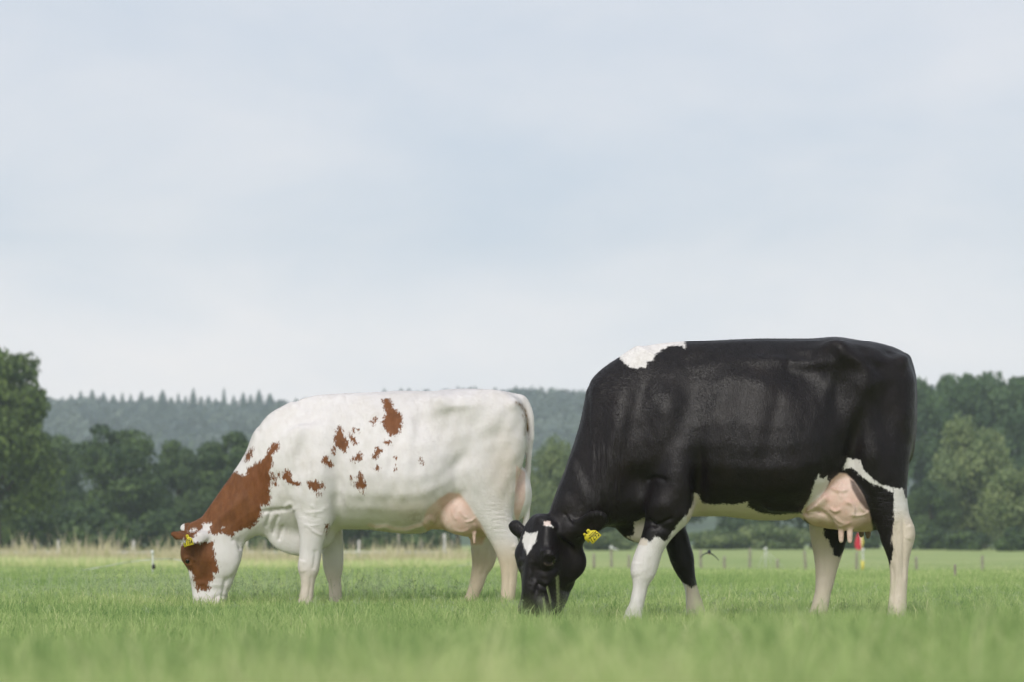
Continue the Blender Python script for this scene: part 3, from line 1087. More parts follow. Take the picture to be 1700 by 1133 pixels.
SPOTS = [[(406, 766.5), (409, 754), (420, 743.5), (418, 757.6), (410, 770)], [(466, 794.7), (474.7, 780.6), (481, 784), (484, 796.5), (499.4, 805), (496, 809), (476.5, 802)], [(452, 786), (458, 796), (461, 807), (456, 808), (450, 792)],
         [(460, 786), (465, 788), (465, 795), (460, 793)], [(511, 802), (526, 798), (534, 809), (524, 820), (512, 810.6)], [(534, 800), (539, 804), (538, 813), (534, 808)], [(524, 822), (532, 819), (532, 824), (527, 825)], [(533, 768), (539, 756), (555, 775), (549, 778), (542.6, 775)],
         [(551, 741), (556, 742), (555, 756), (551, 754)], [(554, 728), (561, 709), (567, 712), (570, 722), (579, 736), (574, 752), (566, 748), (556, 740)], [(580, 719), (585, 722), (591, 732), (594, 740), (588, 740), (582, 730)], [(585, 713), (589, 712), (588, 722)], [(592, 714), (596, 713), (595, 718)],
         [(634, 664), (644, 662), (651, 669), (652, 677.6), (666.7, 690), (668, 706.5), (660.6, 723), (648, 725), (638, 712.6), (633, 702), (640, 688), (636, 675.6)], [(614, 702), (624.6, 692), (626, 699), (619.4, 706.5)], [(637, 734), (647, 731), (648, 739), (641, 739)],
         [(617, 762), (625.6, 741.5), (630, 745), (637, 747.6), (627.6, 760), (622, 764)], [(582, 762), (590, 760), (597, 752), (601, 753), (602, 764), (588.5, 769)], [(621, 778), (626, 774), (631, 779), (627, 783)], [(655, 760), (659, 761), (658, 765)], [(654, 780), (657, 774), (659, 778), (656, 784)],
         [(696.6, 760), (702, 762), (703, 768), (698, 768)], [(699, 771), (703, 771), (702, 776)], [(592, 800), (597, 782.6), (603, 791), (608, 807), (603, 820), (598, 812), (587, 808)], [(581, 792), (585, 791), (584, 797)], [(585, 802), (588, 801), (587, 808)], [(540, 871), (545, 871), (546, 878), (541, 878)], [(540, 882), (543, 881), (542, 888)]]
coat = np.full(len(P), 80.0)
for q in [NECK, FACE] + SPOTS:
    coat = np.minimum(coat, sdpoly(P, q))
for q in ([(336, 872), (343, 869), (351, 871), (347, 883), (340, 887), (334, 884)], [(313, 882), (325, 878.5), (327, 881), (316, 884.5)], [(369, 877), (372, 876), (372, 879)]):
    coat = np.maximum(coat, np.where(yl < .06, -sdpoly(P, q), -80))
coat = np.where((yl > .09) & (P[:, 0] < 306) & (P[:, 1] < 885), 30.0, coat)
leg = (P[:, 1] > 893) & (P[:, 0] > 480) & (P[:, 0] < 580)
coat = np.where(leg, 40.0, coat)
UD = [(700, 872), (709, 846), (730, 828), (745, 819), (763, 820), (776, 836), (790, 858), (800, 874), (808, 890), (800, 906), (770, 906), (735, 880), (712, 886)]
UR = [(857, 774), (872, 785), (872, 830), (858, 872), (853, 850), (855.5, 800)]
pink = np.maximum(soft(sdpoly(P, UD), 3), soft(sdpoly(P, UR), 1.5)) * (P[:, 1] < 912)
pink = np.where((P[:, 0] > 805) & (P[:, 1] > 842) & (yl > -.02) & (yl < .06) & (P[:, 1] < 895), 1, pink)
VN = np.array([(613, 873), (625, 876), (640, 874), (655, 879), (672, 880), (690, 875), (703, 871), (715, 866)], float)
vd = np.sqrt(((P[:, None, :] - np.stack([np.interp(np.linspace(0, 7, 40), range(8), VN[:, c]) for c in (0, 1)], 1)[None])**2).sum(2)).min(1)
pink = np.maximum(pink, 0.75 * np.exp(-(vd / 4.0)**2) * (yl < 0.1))
pink = np.maximum(pink, 0.35 * np.exp(-((P[:, 0] - 640) / 90)**2 - ((P[:, 1] - 884) / 9)**2))
pink = np.maximum(pink, 0.30 * smooth01((P[:, 1] - 985) / 14) * (P[:, 0] < 400))
stain_tone = 0.66 * smooth01((P[:, 1] - 880) / 60) * (P[:, 0] > 740)
stain_tone = np.maximum(stain_tone, 0.40 * smooth01((P[:, 1] - 915) / 60) * (P[:, 0] > 480) * (P[:, 0] < 600))
stain_tone = np.maximum(stain_tone, 0.32 * np.exp(-((P[:, 0] - 840) / 30)**2 - ((P[:, 1] - 790) / 70)**2))
stain_tone = np.maximum(stain_tone, 0.30 * np.exp(-((P[:, 0] - 690) / 70)**2 - ((P[:, 1] - 850) / 30)**2))  # tan tone over the rear belly
stain_tone = np.clip(stain_tone, 0, 1)
dung_tone = np.zeros(len(P))
for pl, w_, am in (([(858, 670), (865, 674), (871, 683), (875, 697), (875, 715)], 3.2, .95), ([(868, 690), (873, 705), (871, 722)], 2.2, .6)):
    pl = np.array(pl, float)
    s_ = np.linspace(0, len(pl) - 1, 40)
    pl = np.stack([np.interp(s_, range(len(pl)), pl[:, c]) for c in (0, 1)], 1)
    dd = ((P[:, None, :] - pl[None])**2).sum(2).min(1)
    dung_tone = np.maximum(dung_tone, am * np.exp(-dd / w_**2) * (yl < -.02))
dung_tone = np.maximum(dung_tone, 0.28 * np.exp(-((P[:, 0] - 690) / 22)**2 - ((P[:, 1] - 862) / 14)**2))  # browner patch low on the rear belly
dung_tone = np.maximum(dung_tone, 0.22 * smooth01((P[:, 1] - 975) / 30) * (P[:, 0] > 480))
dusky = np.zeros(len(P))
mat_w = cow_mat('red_white_coat', (0.735, 0.705, 0.695), (0.165, 0.066, 0.023), 24.0, 95.0, 0.22, 0.6, 0.25, 0.05)
cow_w, base = finish_cow('cow', f, mat_w, coat, pink, stain_tone, dung_tone, dusky,
                         0.5 * np.exp(-((P[:, 0] - 452) / 26)**2 - ((P[:, 1] - 870) / 22)**2) + 0.25 * np.exp(-((P[:, 0] - 420) / 30)**2 - ((P[:, 1] - 800) / 40)**2),
                         0.55 * np.exp(-((P[:, 0] - 828) / 26)**2 - ((P[:, 1] - 868) / 34)**2) + 0.3 * np.exp(-((P[:, 0] - 520) / 22)**2 - ((P[:, 1] - 862) / 22)**2),
                         'white cow with red-brown neck, face and flank spots grazing at left', 'grazing cows')
eo = link('eye', EYE, m_eye, cow_w)
eo.location = np.array(f.w(312, 932, -.107)) + [0, DW, 0] - base
eo = link('eye', EYE, m_eye, cow_w)
eo.location = np.array(f.w(312, 932, .107)) + [0, DW, 0] - base
ear_tag(cow_w, base, np.array(f.w(312.5, 898.5, -.225)) + [0, DW, 0], (.22, -.05, -1.0), (-.25, -1.0, .25), .062, '7184')
ear_tag(cow_w, base, np.array(f.w(308.5, 901, -.185)) + [0, DW, 0], (.45, -.05, -.85), (-.4, -1.0, -.3), .050, None)

# ---- the black cow ---------------------------------------------------------
DB = 12.7
b_ = Field(DB, at(838, 0, DB)[0], at(1535, 0, DB)[0], (at(842, 0, DB)[0], at(1010, 0, DB)[0]), ztop=1.58, ymax=.44)
TOPB = [(978, 648), (985, 630), (1000, 613), (1028, 595), (1058, 577.5), (1090, 570), (1137, 566), (1200, 563), (1270, 560.5), (1340, 561), (1385, 558.5), (1420, 563), (1470, 573), (1492, 581), (1506, 590), (1515, 604), (1519.5, 622)]
BOTB = [(978, 790), (985, 830), (1000, 856), (1028, 872), (1058, 888), (1090, 880), (1140, 860), (1190, 858), (1230, 862), (1290, 866), (1320, 860), (1345, 850), (1380, 830), (1420, 810), (1470, 795), (1492, 785), (1506, 775), (1515, 760), (1519.5, 730)]
WIB = [(978, .10), (985, .15), (1000, .19), (1028, .225), (1058, .245), (1100, .265), (1160, .31), (1230, .355), (1300, .37), (1350, .355), (1390, .325), (1430, .295), (1470, .255), (1492, .21), (1506, .155), (1515, .10), (1519.5, .06)]
PRB = [(978, 'chest'), (1110, 'chest'), (1180, 'barrel'), (1310, 'barrel'), (1350, 'loin'), (1385, 'hip'), (1440, 'hip'), (1500, 'rump'), (1520, 'rump')]
trunk(b_, TOPB, BOTB, WIB, PRB)
# neck reaching down to the turned head
neck(b_, (1040, 735), (-112, 147), [(-136, -30, 81, .10), (-80, -60, 97, .17), (-40, -85, 105, .19), (-9, -95, 95, .19), (28, -100, 79, .18), (73, -100, 63, .165), (100, -88, 54, .15), (131, -60, 45, .13), (165, -46, 34, .115), (192, -40, 22, .085)], (0, -.10))
b_.ribs([(1010, 840, 1022, 876, .045, 0), (1028, 840, 1036, 881, .05, 0), (1045, 840, 1050, 896, .055, 0), (1062, 840, 1062, 902, .07, 0), (1085, 840, 1080, 895, .08, 0)], .035)
# head, turned about 42 degrees towards the camera
TH = R(42)
Ah = np.array([-.105, -.06, -1.0])
Ah /= np.linalg.norm(Ah)
Fh = np.array([-math.cos(TH), -math.sin(TH), 0])
Fh = Fh - Ah * (Fh @ Ah)
Fh /= np.linalg.norm(Fh)
Sh = np.array([math.sin(TH), -math.cos(TH), 0])
Sh = Sh - Ah * (Sh @ Ah) - Fh * (Sh @ Fh)
Sh /= np.linalg.norm(Sh)
Oh = b_.w(903, 868, -.10)
hd = lambda v, u, s: Oh + v * Ah + u * Fh + s * Sh
b_.loft(Oh, Ah, Fh, Sh, [(-.035, -.07, .02, .035, 'head'), (-.01, -.12, .05, .075, 'head'), (.05, -.19, .072, .105, 'head'), (.12, -.235, .083, .118, 'head'), (.175, -.25, .086, .126, 'head'), (.21, -.245, .080, .126, 'head'), (.25, -.25, .066, .115, 'head'),
                         (.30, -.243, .052, .10, 'head'), (.345, -.22, .044, .089, 'head'), (.39, -.19, .040, .083, 'muzz'), (.43, -.158, .040, .094, 'muzz'), (.465, -.125, .040, .098, 'muzz'), (.495, -.10, .032, .088, 'muzz'), (.515, -.07, .005, .045, 'muzz'), (.525, -.05, -.02, .01, 'muzz')], .035)
b_.ell(hd(.17, .035, .105), (.03, .05, .035), k=.04)
b_.ell(hd(.17, .035, -.105), (.03, .045, .035), k=.04)
b_.ell(hd(.455, -.01, -.062), (.045, .045, .06), k=.05)
b_.ell(hd(.45, .0, .075), (.03, .03, .05), k=.04)
b_.ell(hd(.33, .03, 0.0), (.05, .05, .16), k=.05)
b_.ell(hd(.19, -.13, .07), (.10, .05, .10), k=.06)
b_.ell(hd(-.005, .02, 0), (.035, .05, .03), k=.03)
b_.ell(hd(.0, .01, -.045), (.030, .03, .036), k=.025)
b_.ell(hd(.022, .015, .085), (.024, .024, .02), k=.02)
b_.ell(hd(.485, .02, .055), (.018, .012, .022), k=.015, cut=True)
# ears
B1 = basis((.82, -.42, .46), (-.15, -.85, -.35))
b_.ell(b_.w(979, 871, -.23), (.106, .058, .014), B1, .014)
b_.ell(b_.w(980, 873, -.256), (.082, .036, .021), B1, .010, cut=True)
b_.ell(b_.w(950, 882, -.17), (.055, .034, .030), B1, .035)
B2 = basis((-.80, .35, .52), (-.35, -.85, -.2))
b_.ell(b_.w(863, 883, .02), (.072, .036, .016), B2, .014)
b_.ell(b_.w(858, 876, .035), (.042, .032, .014), basis((-.6, .4, .75), (-.35, -.85, -.2)), .02)
b_.ell(b_.w(873, 889, .0), (.04, .026, .022), B2, .03)
# fore legs
b_.ribs([(1068, 690, 1140, 700, .05, -.20), (1070, 760, 1152, 765, .09, -.195), (1072, 810, 1156, 812, .105, -.19), (1071, 838, 1154, 838, .10, -.19), (1068, 862, 1139, 860, .085, -.195), (1064, 888, 1117, 888, .072, -.20), (1056.5, 913, 1103, 911, .063, -.20),
         (1049, 934, 1096, 932, .060, -.20), (1047, 948, 1089.5, 949, .058, -.20), (1049.5, 962, 1081, 962, .050, -.20), (1050, 980, 1074, 981, .042, -.20), (1045, 1004, 1069.5, 1004, .045, -.20), (1037.5, 1021, 1069, 1021, .054, -.20), (1033, 1034, 1071, 1034, .056, -.20)], .045)
b_.ribs([(1090, 810, 1158, 810, .09, .17), (1096, 845, 1140, 845, .08, .18), (1100, 872, 1137, 872, .07, .18), (1103, 898, 1145, 900, .062, .18), (1110, 924, 1152, 925, .057, .18), (1118, 942, 1154, 944, .053, .18), (1130, 962, 1155.5, 962, .045, .18), (1136.5, 978, 1158, 976, .041, .18),
         (1138.5, 997, 1164, 995, .044, .18), (1139, 1014, 1169.5, 1012, .053, .18), (1138, 1030, 1174, 1028, .055, .18)], .045)
# hind legs
b_.ribs([(1415, 640, 1516, 640, .09, -.15), (1398, 700, 1513, 700, .12, -.155), (1396, 745, 1510, 745, .125, -.16), (1405, 785, 1508, 785, .12, -.165), (1424, 815, 1507, 812, .105, -.17), (1440, 842, 1508, 840, .088, -.175), (1452, 868, 1513, 866, .072, -.18), (1460, 888, 1519, 885, .062, -.185),
         (1468, 910, 1514, 906, .055, -.19), (1475, 932, 1509, 930, .047, -.19), (1478, 955, 1507, 955, .041, -.19), (1477.5, 980, 1505.5, 980, .04, -.19), (1475, 1004, 1505, 1004, .045, -.19), (1473, 1022, 1506, 1022, .055, -.19), (1471, 1034, 1508, 1034, .057, -.19)], .045)
b_.ribs([(1375, 740, 1480, 740, .12, .15), (1350, 800, 1450, 800, .11, .155), (1342, 845, 1428, 845, .09, .16), (1343, 875, 1412, 876, .075, .165), (1347, 900, 1404, 900, .062, .17), (1351, 922, 1397, 922, .054, .17), (1353.5, 945, 1390, 945, .046, .17), (1354, 965, 1385, 966, .041, .17), (1352, 988, 1379, 988, .041, .17),
         (1346.5, 1010, 1375, 1010, .048, .17), (1342, 1024, 1371, 1024, .055, .17), (1339, 1034, 1371, 1034, .057, .17)], .045)
# udder, teats, tail
b_.ribs([(1336, 840, 1336, 858, .05, -.08), (1352, 818, 1352, 873, .13, -.07), (1375, 795, 1375, 879, .185, -.05), (1400, 788, 1402, 882, .20, -.04), (1430, 795, 1434, 884, .19, -.03), (1458, 790, 1462, 880, .15, 0), (1474, 795, 1478, 845, .10, 0)], .03)
b_.ell(b_.w(1408, 838, -.165), (.125, .095, .135), k=.035)
for tx, ty, tb, ty0 in ((1396.5, 876, 902, -.17), (1411, 878, 903, -.19), (1430, 876, 893, .06), (1441, 878, 895, .03)):
    b_.ribs([(tx - 5.5, ty, tx + 5.5, ty, .017, ty0), (tx - 5, (ty + tb) / 2, tx + 5, (ty + tb) / 2, .0155, ty0), (tx - 4, tb - 3, tx + 4, tb - 3, .012, ty0)], .012)
b_.ribs([(1478, 578, 1482, 590, .045, .03), (1496, 586, 1490, 604, .04, .05), (1503, 610, 1489, 614, .028, .07), (1504, 660, 1491, 660, .022, .07), (1502, 720, 1490, 720, .02, .07), (1497, 780, 1486, 780, .018, .07), (1494, 810, 1484, 810, .018, .07)], .02)
b_.nets()
b_.bumps([(1388, 575, 24, 13, 15, .021), (1480, 585, 16, 8, 20, -.010), (1430, 602, 46, 13, 38, .008), (1395, 640, 20, 50, 8, -.020), (1345, 620, 36, 34, 0, -.026), (1300, 600, 70, 9, 2, .010), (1440, 640, 22, 24, 0, .016), (1470, 700, 24, 60, 0, -.016), (1448, 610, 24, 12, 30, -.012), (1500, 598, 12, 12, 0, .016), (1425, 680, 22, 40, 10, .012),
          (1418, 735, 12, 50, 12, -.018), (1450, 745, 24, 40, 0, .014), (1160, 800, 12, 60, 0, -.024), (1128, 790, 26, 60, 0, .020), (1100, 760, 16, 60, 20, -.010), (1110, 690, 20, 70, 12, .014), (1060, 660, 18, 70, 10, -.006), (1030, 690, 18, 60, 15, .012), (1090, 640, 16, 50, 5, .006), (1150, 660, 26, 50, 0, -.010),
          (1060, 800, 22, 22, 0, -.020), (1095, 840, 26, 20, 10, .016), (1128, 858, 20, 10, -30, .008), (1085, 872, 30, 7, 15, -.010), (1200, 700, 12, 90, 8, .003), (1228, 700, 12, 90, 8, -.003), (1256, 705, 12, 85, 10, .003), (1284, 705, 12, 80, 10, -.003), (1260, 640, 60, 22, 20, .010), (1290, 800, 70, 30, 0, .010),
          (1010, 780, 24, 60, 15, .010), (960, 800, 12, 60, -25, .006), (935, 855, 22, 14, 0, -.010)], 0.0009)
wr = []
for i in range(7):
    x0 = 996 + i * 6.6
    wr.append(([(x0 + 6, 722 + 6 * (i % 3)), (x0 + 4, 760), (x0 - 3, 805), (x0 - 12, 850 + 3 * (i % 2))], 2.6, .0055))
b_.ridges([([(1265, 838), (1285, 845), (1310, 846), (1332, 847)], 4.5, .014), ([(1376, 824), (1364, 833), (1354, 842), (1338, 850)], 6.5, .024), ([(1352, 848), (1366, 854), (1378, 866), (1388, 880)], 4.5, -.014), ([(1398, 800), (1392, 815), (1398, 830)], 2.8, .007), ([(1424, 828), (1428, 842), (1436, 852)], 2.6, .007), ([(1386, 858), (1392, 866), (1402, 870)], 2.6, .006), ([(1056, 933), (1053, 947), (1057, 958)], 8, .004), ([(1069, 962), (1066, 982), (1063, 1008)], 4, -.0035), ([(1078, 925), (1080, 942), (1076, 956)], 5, -.003), ([(1112, 930), (1124, 944), (1140, 955)], 4, -.004), ([(1508, 872), (1512, 884), (1508, 898)], 6, .006), ([(1480, 935), (1483, 960), (1481, 1000)], 3, -.005), ([(1364, 905), (1366, 935), (1368, 965)], 4, -.004), ([(1380, 812), (1395, 817), (1408, 815)], 2.8, .013), ([(1404, 834), (1413, 837), (1417, 848), (1416, 860)], 3.0, .013),
                ([(1378, 844), (1387, 850), (1396, 846)], 2.8, .010), ([(1416, 858), (1430, 856), (1444, 850)], 2.4, .006), ([(1382, 868), (1395, 874), (1412, 868)], 2.6, .006), ([(1388, 574), (1410, 588), (1432, 606), (1452, 622)], 9, .006),
                ([(1075, 858), (1090, 872), (1105, 866), (1120, 860)], 3, -.010), ([(1073, 800), (1088, 794), (1108, 800)], 4, -.010), ([(1486, 850), (1484, 880), (1486, 905), (1490, 930), (1489, 970)], 3, .006), ([(1497, 860), (1500, 880), (1500, 910), (1499, 970)], 2.4, -.006),
                ([(889, 985), (893, 970), (899, 973), (909, 979)], 2.6, -.009), ([(880, 962), (888, 968), (884, 985)], 3, .005), ([(926, 930), (920, 945), (905, 950), (892, 945)], 4, -.007), ([(897, 917), (910, 915), (922, 922)], 3.5, .006),
                ([(945, 857), (950, 866), (958, 868)], 2.5, .006), ([(936, 852), (944, 864), (952, 872)], 2.5, -.006), ([(880, 905), (878, 940), (874, 970), (868, 1000)], 7, .007), ([(903, 925), (909, 921), (918, 924), (922, 931)], 2.4, .008), ([(904, 934), (911, 938), (919, 935)], 2.2, .007), ([(926, 945), (914, 962), (904, 972)], 5, .007), ([(890, 935), (888, 952), (884, 970)], 7, -.008), ([(868, 925), (862, 940), (866, 950)], 5, .006), ([(940, 905), (950, 930), (944, 960)], 7, -.004)])
P = b_.photo()
yl = b_.V[:, 1]
WITH = [(1028, 594), (1037, 605.6), (1049.4, 613), (1062, 612), (1072.7, 612), (1073.8, 602.5), (1084, 601), (1086.5, 591), (1098, 582), (1113, 575), (1130, 575), (1138, 580), (1135, 565), (1134, 545), (1020, 545), (1020, 585)]
FNEAR = [(1055, 896), (1064, 894), (1069, 894), (1081, 901), (1088, 890), (1097, 895), (1105, 901), (1114, 887), (1126.5, 869), (1139, 856), (1154, 846), (1160, 905), (1110, 1060), (1000, 1060), (1030, 930)]
BELLY = [(1139, 858), (1150, 838), (1153, 819), (1158, 822), (1165, 836), (1185, 839), (1200, 838), (1220, 839), (1241, 834.6), (1240, 841), (1262, 853), (1288, 856), (1327, 853), (1336, 856), (1330, 880), (1150, 880)]
BRIS = [(1052, 867.6), (1062, 864), (1072, 860), (1072, 905), (1058.7, 906), (1040, 892), (1048, 891), (1053, 886)]
FFAR = [(1120, 966), (1133, 968), (1140, 971), (1147.6, 978), (1152, 973), (1162, 971), (1200, 1060), (1110, 1060)]
HNEAR = [(1482.7, 810.6), (1501, 813), (1502.5, 827), (1508, 830), (1540, 830), (1540, 1060), (1440, 1060), (1465, 950), (1476.5, 943), (1478.5, 935), (1484, 915), (1480, 898), (1484, 867), (1484, 836)]
STRIP = [(1406.4, 761), (1417, 763), (1427.6, 765.4), (1434.7, 782), (1448, 796), (1463, 806), (1482, 810), (1484, 820), (1463, 809), (1443, 802), (1426, 788), (1415, 777), (1399.4, 782), (1403, 770)]
FLANK = [(1358.4, 788), (1362, 796), (1372.5, 792), (1376, 802), (1370, 818), (1352, 840), (1334, 856), (1330, 850), (1341.5, 832), (1346, 822), (1351, 805)]
STAR = [(873, 884.6), (880, 887), (892.5, 883.5), (890, 898), (883, 910), (875.5, 920.6), (871, 909), (867, 900.5), (869, 890)]
HFAR_B = [(1368, 880), (1369, 890), (1381, 909), (1385, 923.6), (1394, 926), (1410, 906), (1430, 860), (1380, 850)]
near = yl < 0.0
wt = np.full(len(P), 80.0)
wt = np.minimum(wt, sdpoly(P, WITH))
wt = np.minimum(wt, np.where(yl < -.09, sdpoly(P, FNEAR), 80))
wt = np.minimum(wt, np.where((yl > -.30) & ((yl > -.1) | (P[:, 0] > 1100)), sdpoly(P, BELLY), 80))
wt = np.minimum(wt, np.where(near & (yl > -.13), sdpoly(P, BRIS), 80))
wt = np.minimum(wt, np.where(yl > .05, sdpoly(P, FFAR), 80))
wt = np.minimum(wt, np.where((yl < -.06) & (P[:, 0] > 1440), np.minimum(sdpoly(P, HNEAR), sdpoly(P, STRIP)), 80))
wt = np.minimum(wt, np.where(near, np.minimum(sdpoly(P, STRIP), sdpoly(P, FLANK)), 80))
wt = np.minimum(wt, np.where(near, sdpoly(P, STAR), 80))
wt = np.minimum(wt, np.where(near, sdpoly(P, [(903, 868), (910, 867), (914, 871), (919, 877), (914, 876), (903, 873)]), 80))
fh = (yl > .06) & (P[:, 0] > 1330) & (P[:, 0] < 1425) & (P[:, 1] > 845)
wt = np.where(fh, np.maximum(-20 + 0 * wt, -sdpoly(P, HFAR_B)), wt)
coat = -wt
UDB = [(1331, 858), (1336, 845), (1350, 834), (1362, 824), (1372, 812), (1380, 798), (1394, 786), (1404, 787), (1418, 800), (1432, 822), (1443, 850), (1449, 878), (1449, 898), (1440, 905), (1390, 905), (1388, 884), (1352, 878)]
pink = soft(sdpoly(P, UDB), 2.0) * (yl < .14) * (P[:, 1] < 906) * np.where(fh, 0, 1)
pink = np.maximum(pink, ((P[:, 0] > 1350) & (P[:, 0] < 1444) & (P[:, 1] > 862) & (P[:, 1] < np.where(P[:, 0] > 1388, 906, 878)) & (yl < .08)).astype(float))
lower = (P[:, 0] > 1455) | ((P[:, 1] > 800) & (yl < -.245) & (P[:, 0] > 1440))
pink = np.where(lower, 0, pink)
pink = np.maximum(pink, 0.55 * ((P[:, 0] > 903) & (P[:, 0] < 914) & (P[:, 1] > 866) & (P[:, 1] < 874) & near))
LID_GLINT = np.array([(904, 936.5), (908, 939.5), (914, 939.5), (919, 935.5), (921, 930)], float)
ld_ = ((P[:, None, :] - np.stack([np.interp(np.linspace(0, 4, 24), range(5), LID_GLINT[:, c]) for c in (0, 1)], 1)[None])**2).sum(2).min(1)
pink = np.maximum(pink, 0.26 * np.exp(-ld_ / 1.1**2) * (yl < -.1))  # reflection along the lower eye rim, painted in as a pale crescent
stain_tone = 0.48 * smooth01((P[:, 1] - 835) / 40) * (P[:, 0] > 1320)
stain_tone = np.maximum(stain_tone, 0.45 * ((P[:, 0] > 1140) & (P[:, 0] < 1340) & (P[:, 1] > 800)))
stain_tone = np.maximum(stain_tone, 0.35 * ((P[:, 0] > 1030) & (P[:, 0] < 1075) & (P[:, 1] < 906) & (P[:, 1] > 850)))
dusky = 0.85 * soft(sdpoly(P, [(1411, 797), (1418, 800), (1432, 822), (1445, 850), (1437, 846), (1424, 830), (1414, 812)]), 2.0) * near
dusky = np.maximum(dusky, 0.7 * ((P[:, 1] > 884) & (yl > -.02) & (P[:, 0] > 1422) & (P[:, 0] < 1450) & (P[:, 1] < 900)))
dung_tone = 0.20 * smooth01((P[:, 1] - 995) / 30) * (P[:, 0] > 1020)
mat_b = cow_mat('black_white_coat', (0.735, 0.705, 0.69), (0.0078, 0.0058, 0.0062), 11.0, 80.0, 0.36, 0.40, 0.25, 0.02, (0.030, 0.021, 0.017))
cow_b, base = finish_cow('cow', b_, mat_b, coat, pink, stain_tone, dung_tone, dusky,
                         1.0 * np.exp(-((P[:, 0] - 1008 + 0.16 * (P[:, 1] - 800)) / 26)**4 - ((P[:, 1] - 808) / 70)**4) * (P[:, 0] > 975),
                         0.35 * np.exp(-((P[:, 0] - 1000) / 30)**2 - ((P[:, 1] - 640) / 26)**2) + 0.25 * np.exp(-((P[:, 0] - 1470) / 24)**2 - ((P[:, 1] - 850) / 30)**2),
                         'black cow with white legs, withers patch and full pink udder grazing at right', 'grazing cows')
eo = link('eye', EYE, m_eye, cow_b)
eo.location = hd(.198, .026, .1225) + [0, DB, 0] - base
eo = link('eye', EYE, m_eye, cow_b)
eo.location = hd(.198, .026, -.1225) + [0, DB, 0] - base
ear_tag(cow_b, base, np.array(b_.w(983.5, 889.5, -.262)) + [0, DB, 0], (.62, -.05, -.62), (-.12, -1.0, .05), .063, '7295')
ear_tag(cow_b, base, np.array(b_.w(975.5, 892.5, -.225)) + [0, DB, 0], (.7, .1, -.55), (.3, -1.0, -.5), .042, None)
del f, b_

# ------------------------------------------------------------------ trees
def tri_leaves(C, Nn, size, r_, asp=0.6):
    """diamond leaf clumps: centres C, normals Nn, sizes"""
    n_ = len(C)
    a = r_.normal(size=(n_, 3))
    a -= Nn * (a * Nn).sum(1)[:, None]
    a /= np.linalg.norm(a, axis=1)[:, None] + 1e-9
    b = np.cross(Nn, a)
    s = np.asarray(size)[:, None]
    V = np.stack([C - a * s, C + b * s * asp, C + a * s, C - b * s * asp], 1).reshape(-1, 3)
    return V, np.arange(n_ * 4).reshape(-1, 4)


def crown_mesh(seed, lobes, leaves, leaf, rx, rz, zc, low=0.0, shell=0.55, droop=0.0):
    """broadleaf crown of leaf clumps around uneven lobes; ellipsoid rx, rz at height zc"""
    r_ = np.random.default_rng(seed)
    u = r_.normal(size=(lobes, 3))
    u /= np.linalg.norm(u, axis=1)[:, None]
    k = r_.uniform(0.25, 0.86, lobes)[:, None] ** 0.6
    Lc = u * k * np.array([rx, rx, rz]) + np.array([0, 0, zc])
    Lr = r_.uniform(0.20, 0.40, lobes) * rx
    Lc[:, 2] = np.maximum(Lc[:, 2], low + Lr * 0.7)
    tone = r_.uniform(0.0, 1.0, lobes)
    i = r_.choice(lobes, leaves, p=Lr**2 / (Lr**2).sum())
    d = r_.normal(size=(leaves, 3))
    d /= np.linalg.norm(d, axis=1)[:, None]
    d[:, 2] = np.where(r_.random(leaves) < 0.45, np.abs(d[:, 2]), d[:, 2])
    rad = Lr[i] * (shell + (1.06 - shell) * r_.random(leaves) ** 0.5)
    rad *= 1 + 0.16 * np.sin(d[:, 0] * 7 + i) * np.sin(d[:, 2] * 8 + i * 2)
    C = Lc[i] + d * rad[:, None] * np.array([1.1, 1.1, 0.82])
    C[:, 2] -= droop * r_.random(leaves) ** 2
    Nn = d + r_.normal(scale=0.55, size=(leaves, 3))
    Nn /= np.linalg.norm(Nn, axis=1)[:, None]
    V, Q = tri_leaves(C, Nn, leaf * r_.uniform(0.6, 1.3, leaves), r_)
    tint = np.clip(0.25 + 0.45 * tone[i] + r_.normal(scale=0.16, size=leaves), 0, 1)
    return mesh_np('crown', V, Q, attrs={'tint': ('FACE', tint)}), Lc, Lr


def trunk_mesh(seed, h, r0, Lc, limbs=9):
    r_ = np.random.default_rng(seed + 99)
    mb = MB()
    top = h * 0.72
    zs = np.linspace(0, top, 8)
    wob = np.cumsum(r_.normal(scale=0.03 * h / 8, size=(8, 2)), 0)
    wob -= wob[0]
    P = np.stack([wob[:, 0], wob[:, 1], zs], 1)
    mb.tube(P, r0 * np.array([1.5, 1.05, .95, .85, .72, .58, .42, .25]), 9)
    for j in r_.choice(len(Lc), min(limbs, len(Lc)), replace=False):
        e_ = Lc[j]
        z0 = max(0.12 * h, min(top * 0.95, e_[2] * r_.uniform(0.45, 0.7)))
        s = np.array([np.interp(z0, zs, P[:, 0]), np.interp(z0, zs, P[:, 1]), z0])
        t = np.linspace(0, 1, 6)[:, None]
        mid = (s + e_) / 2 + np.array([0, 0, 0.06 * h]) * r_.uniform(-0.5, 1)
        L = (1 - t)**2 * s + 2 * t * (1 - t) * mid + t**2 * e_
        mb.tube(L, r0 * np.linspace(0.42, 0.08, 6), 6)
    return mb.mesh('trunk', True)


m_bark = simple_mat('bark', (0.085, 0.066, 0.05), 0.9, 0.1, 0.35, 3.0, 0.3)
m_oak = leaf_mat('leaves_oak', (0.028, 0.060, 0.018), (0.185, 0.250, 0.062), 0.25)
m_mid = leaf_mat('leaves_dark', (0.015, 0.040, 0.020), (0.125, 0.190, 0.055), 0.25)
m_wil = leaf_mat('leaves_pale', (0.070, 0.120, 0.045), (0.300, 0.350, 0.140), 0.3)
m_deep = leaf_mat('leaves_deep', (0.020, 0.055, 0.030), (0.130, 0.205, 0.082), 0.25)

TREES = {}


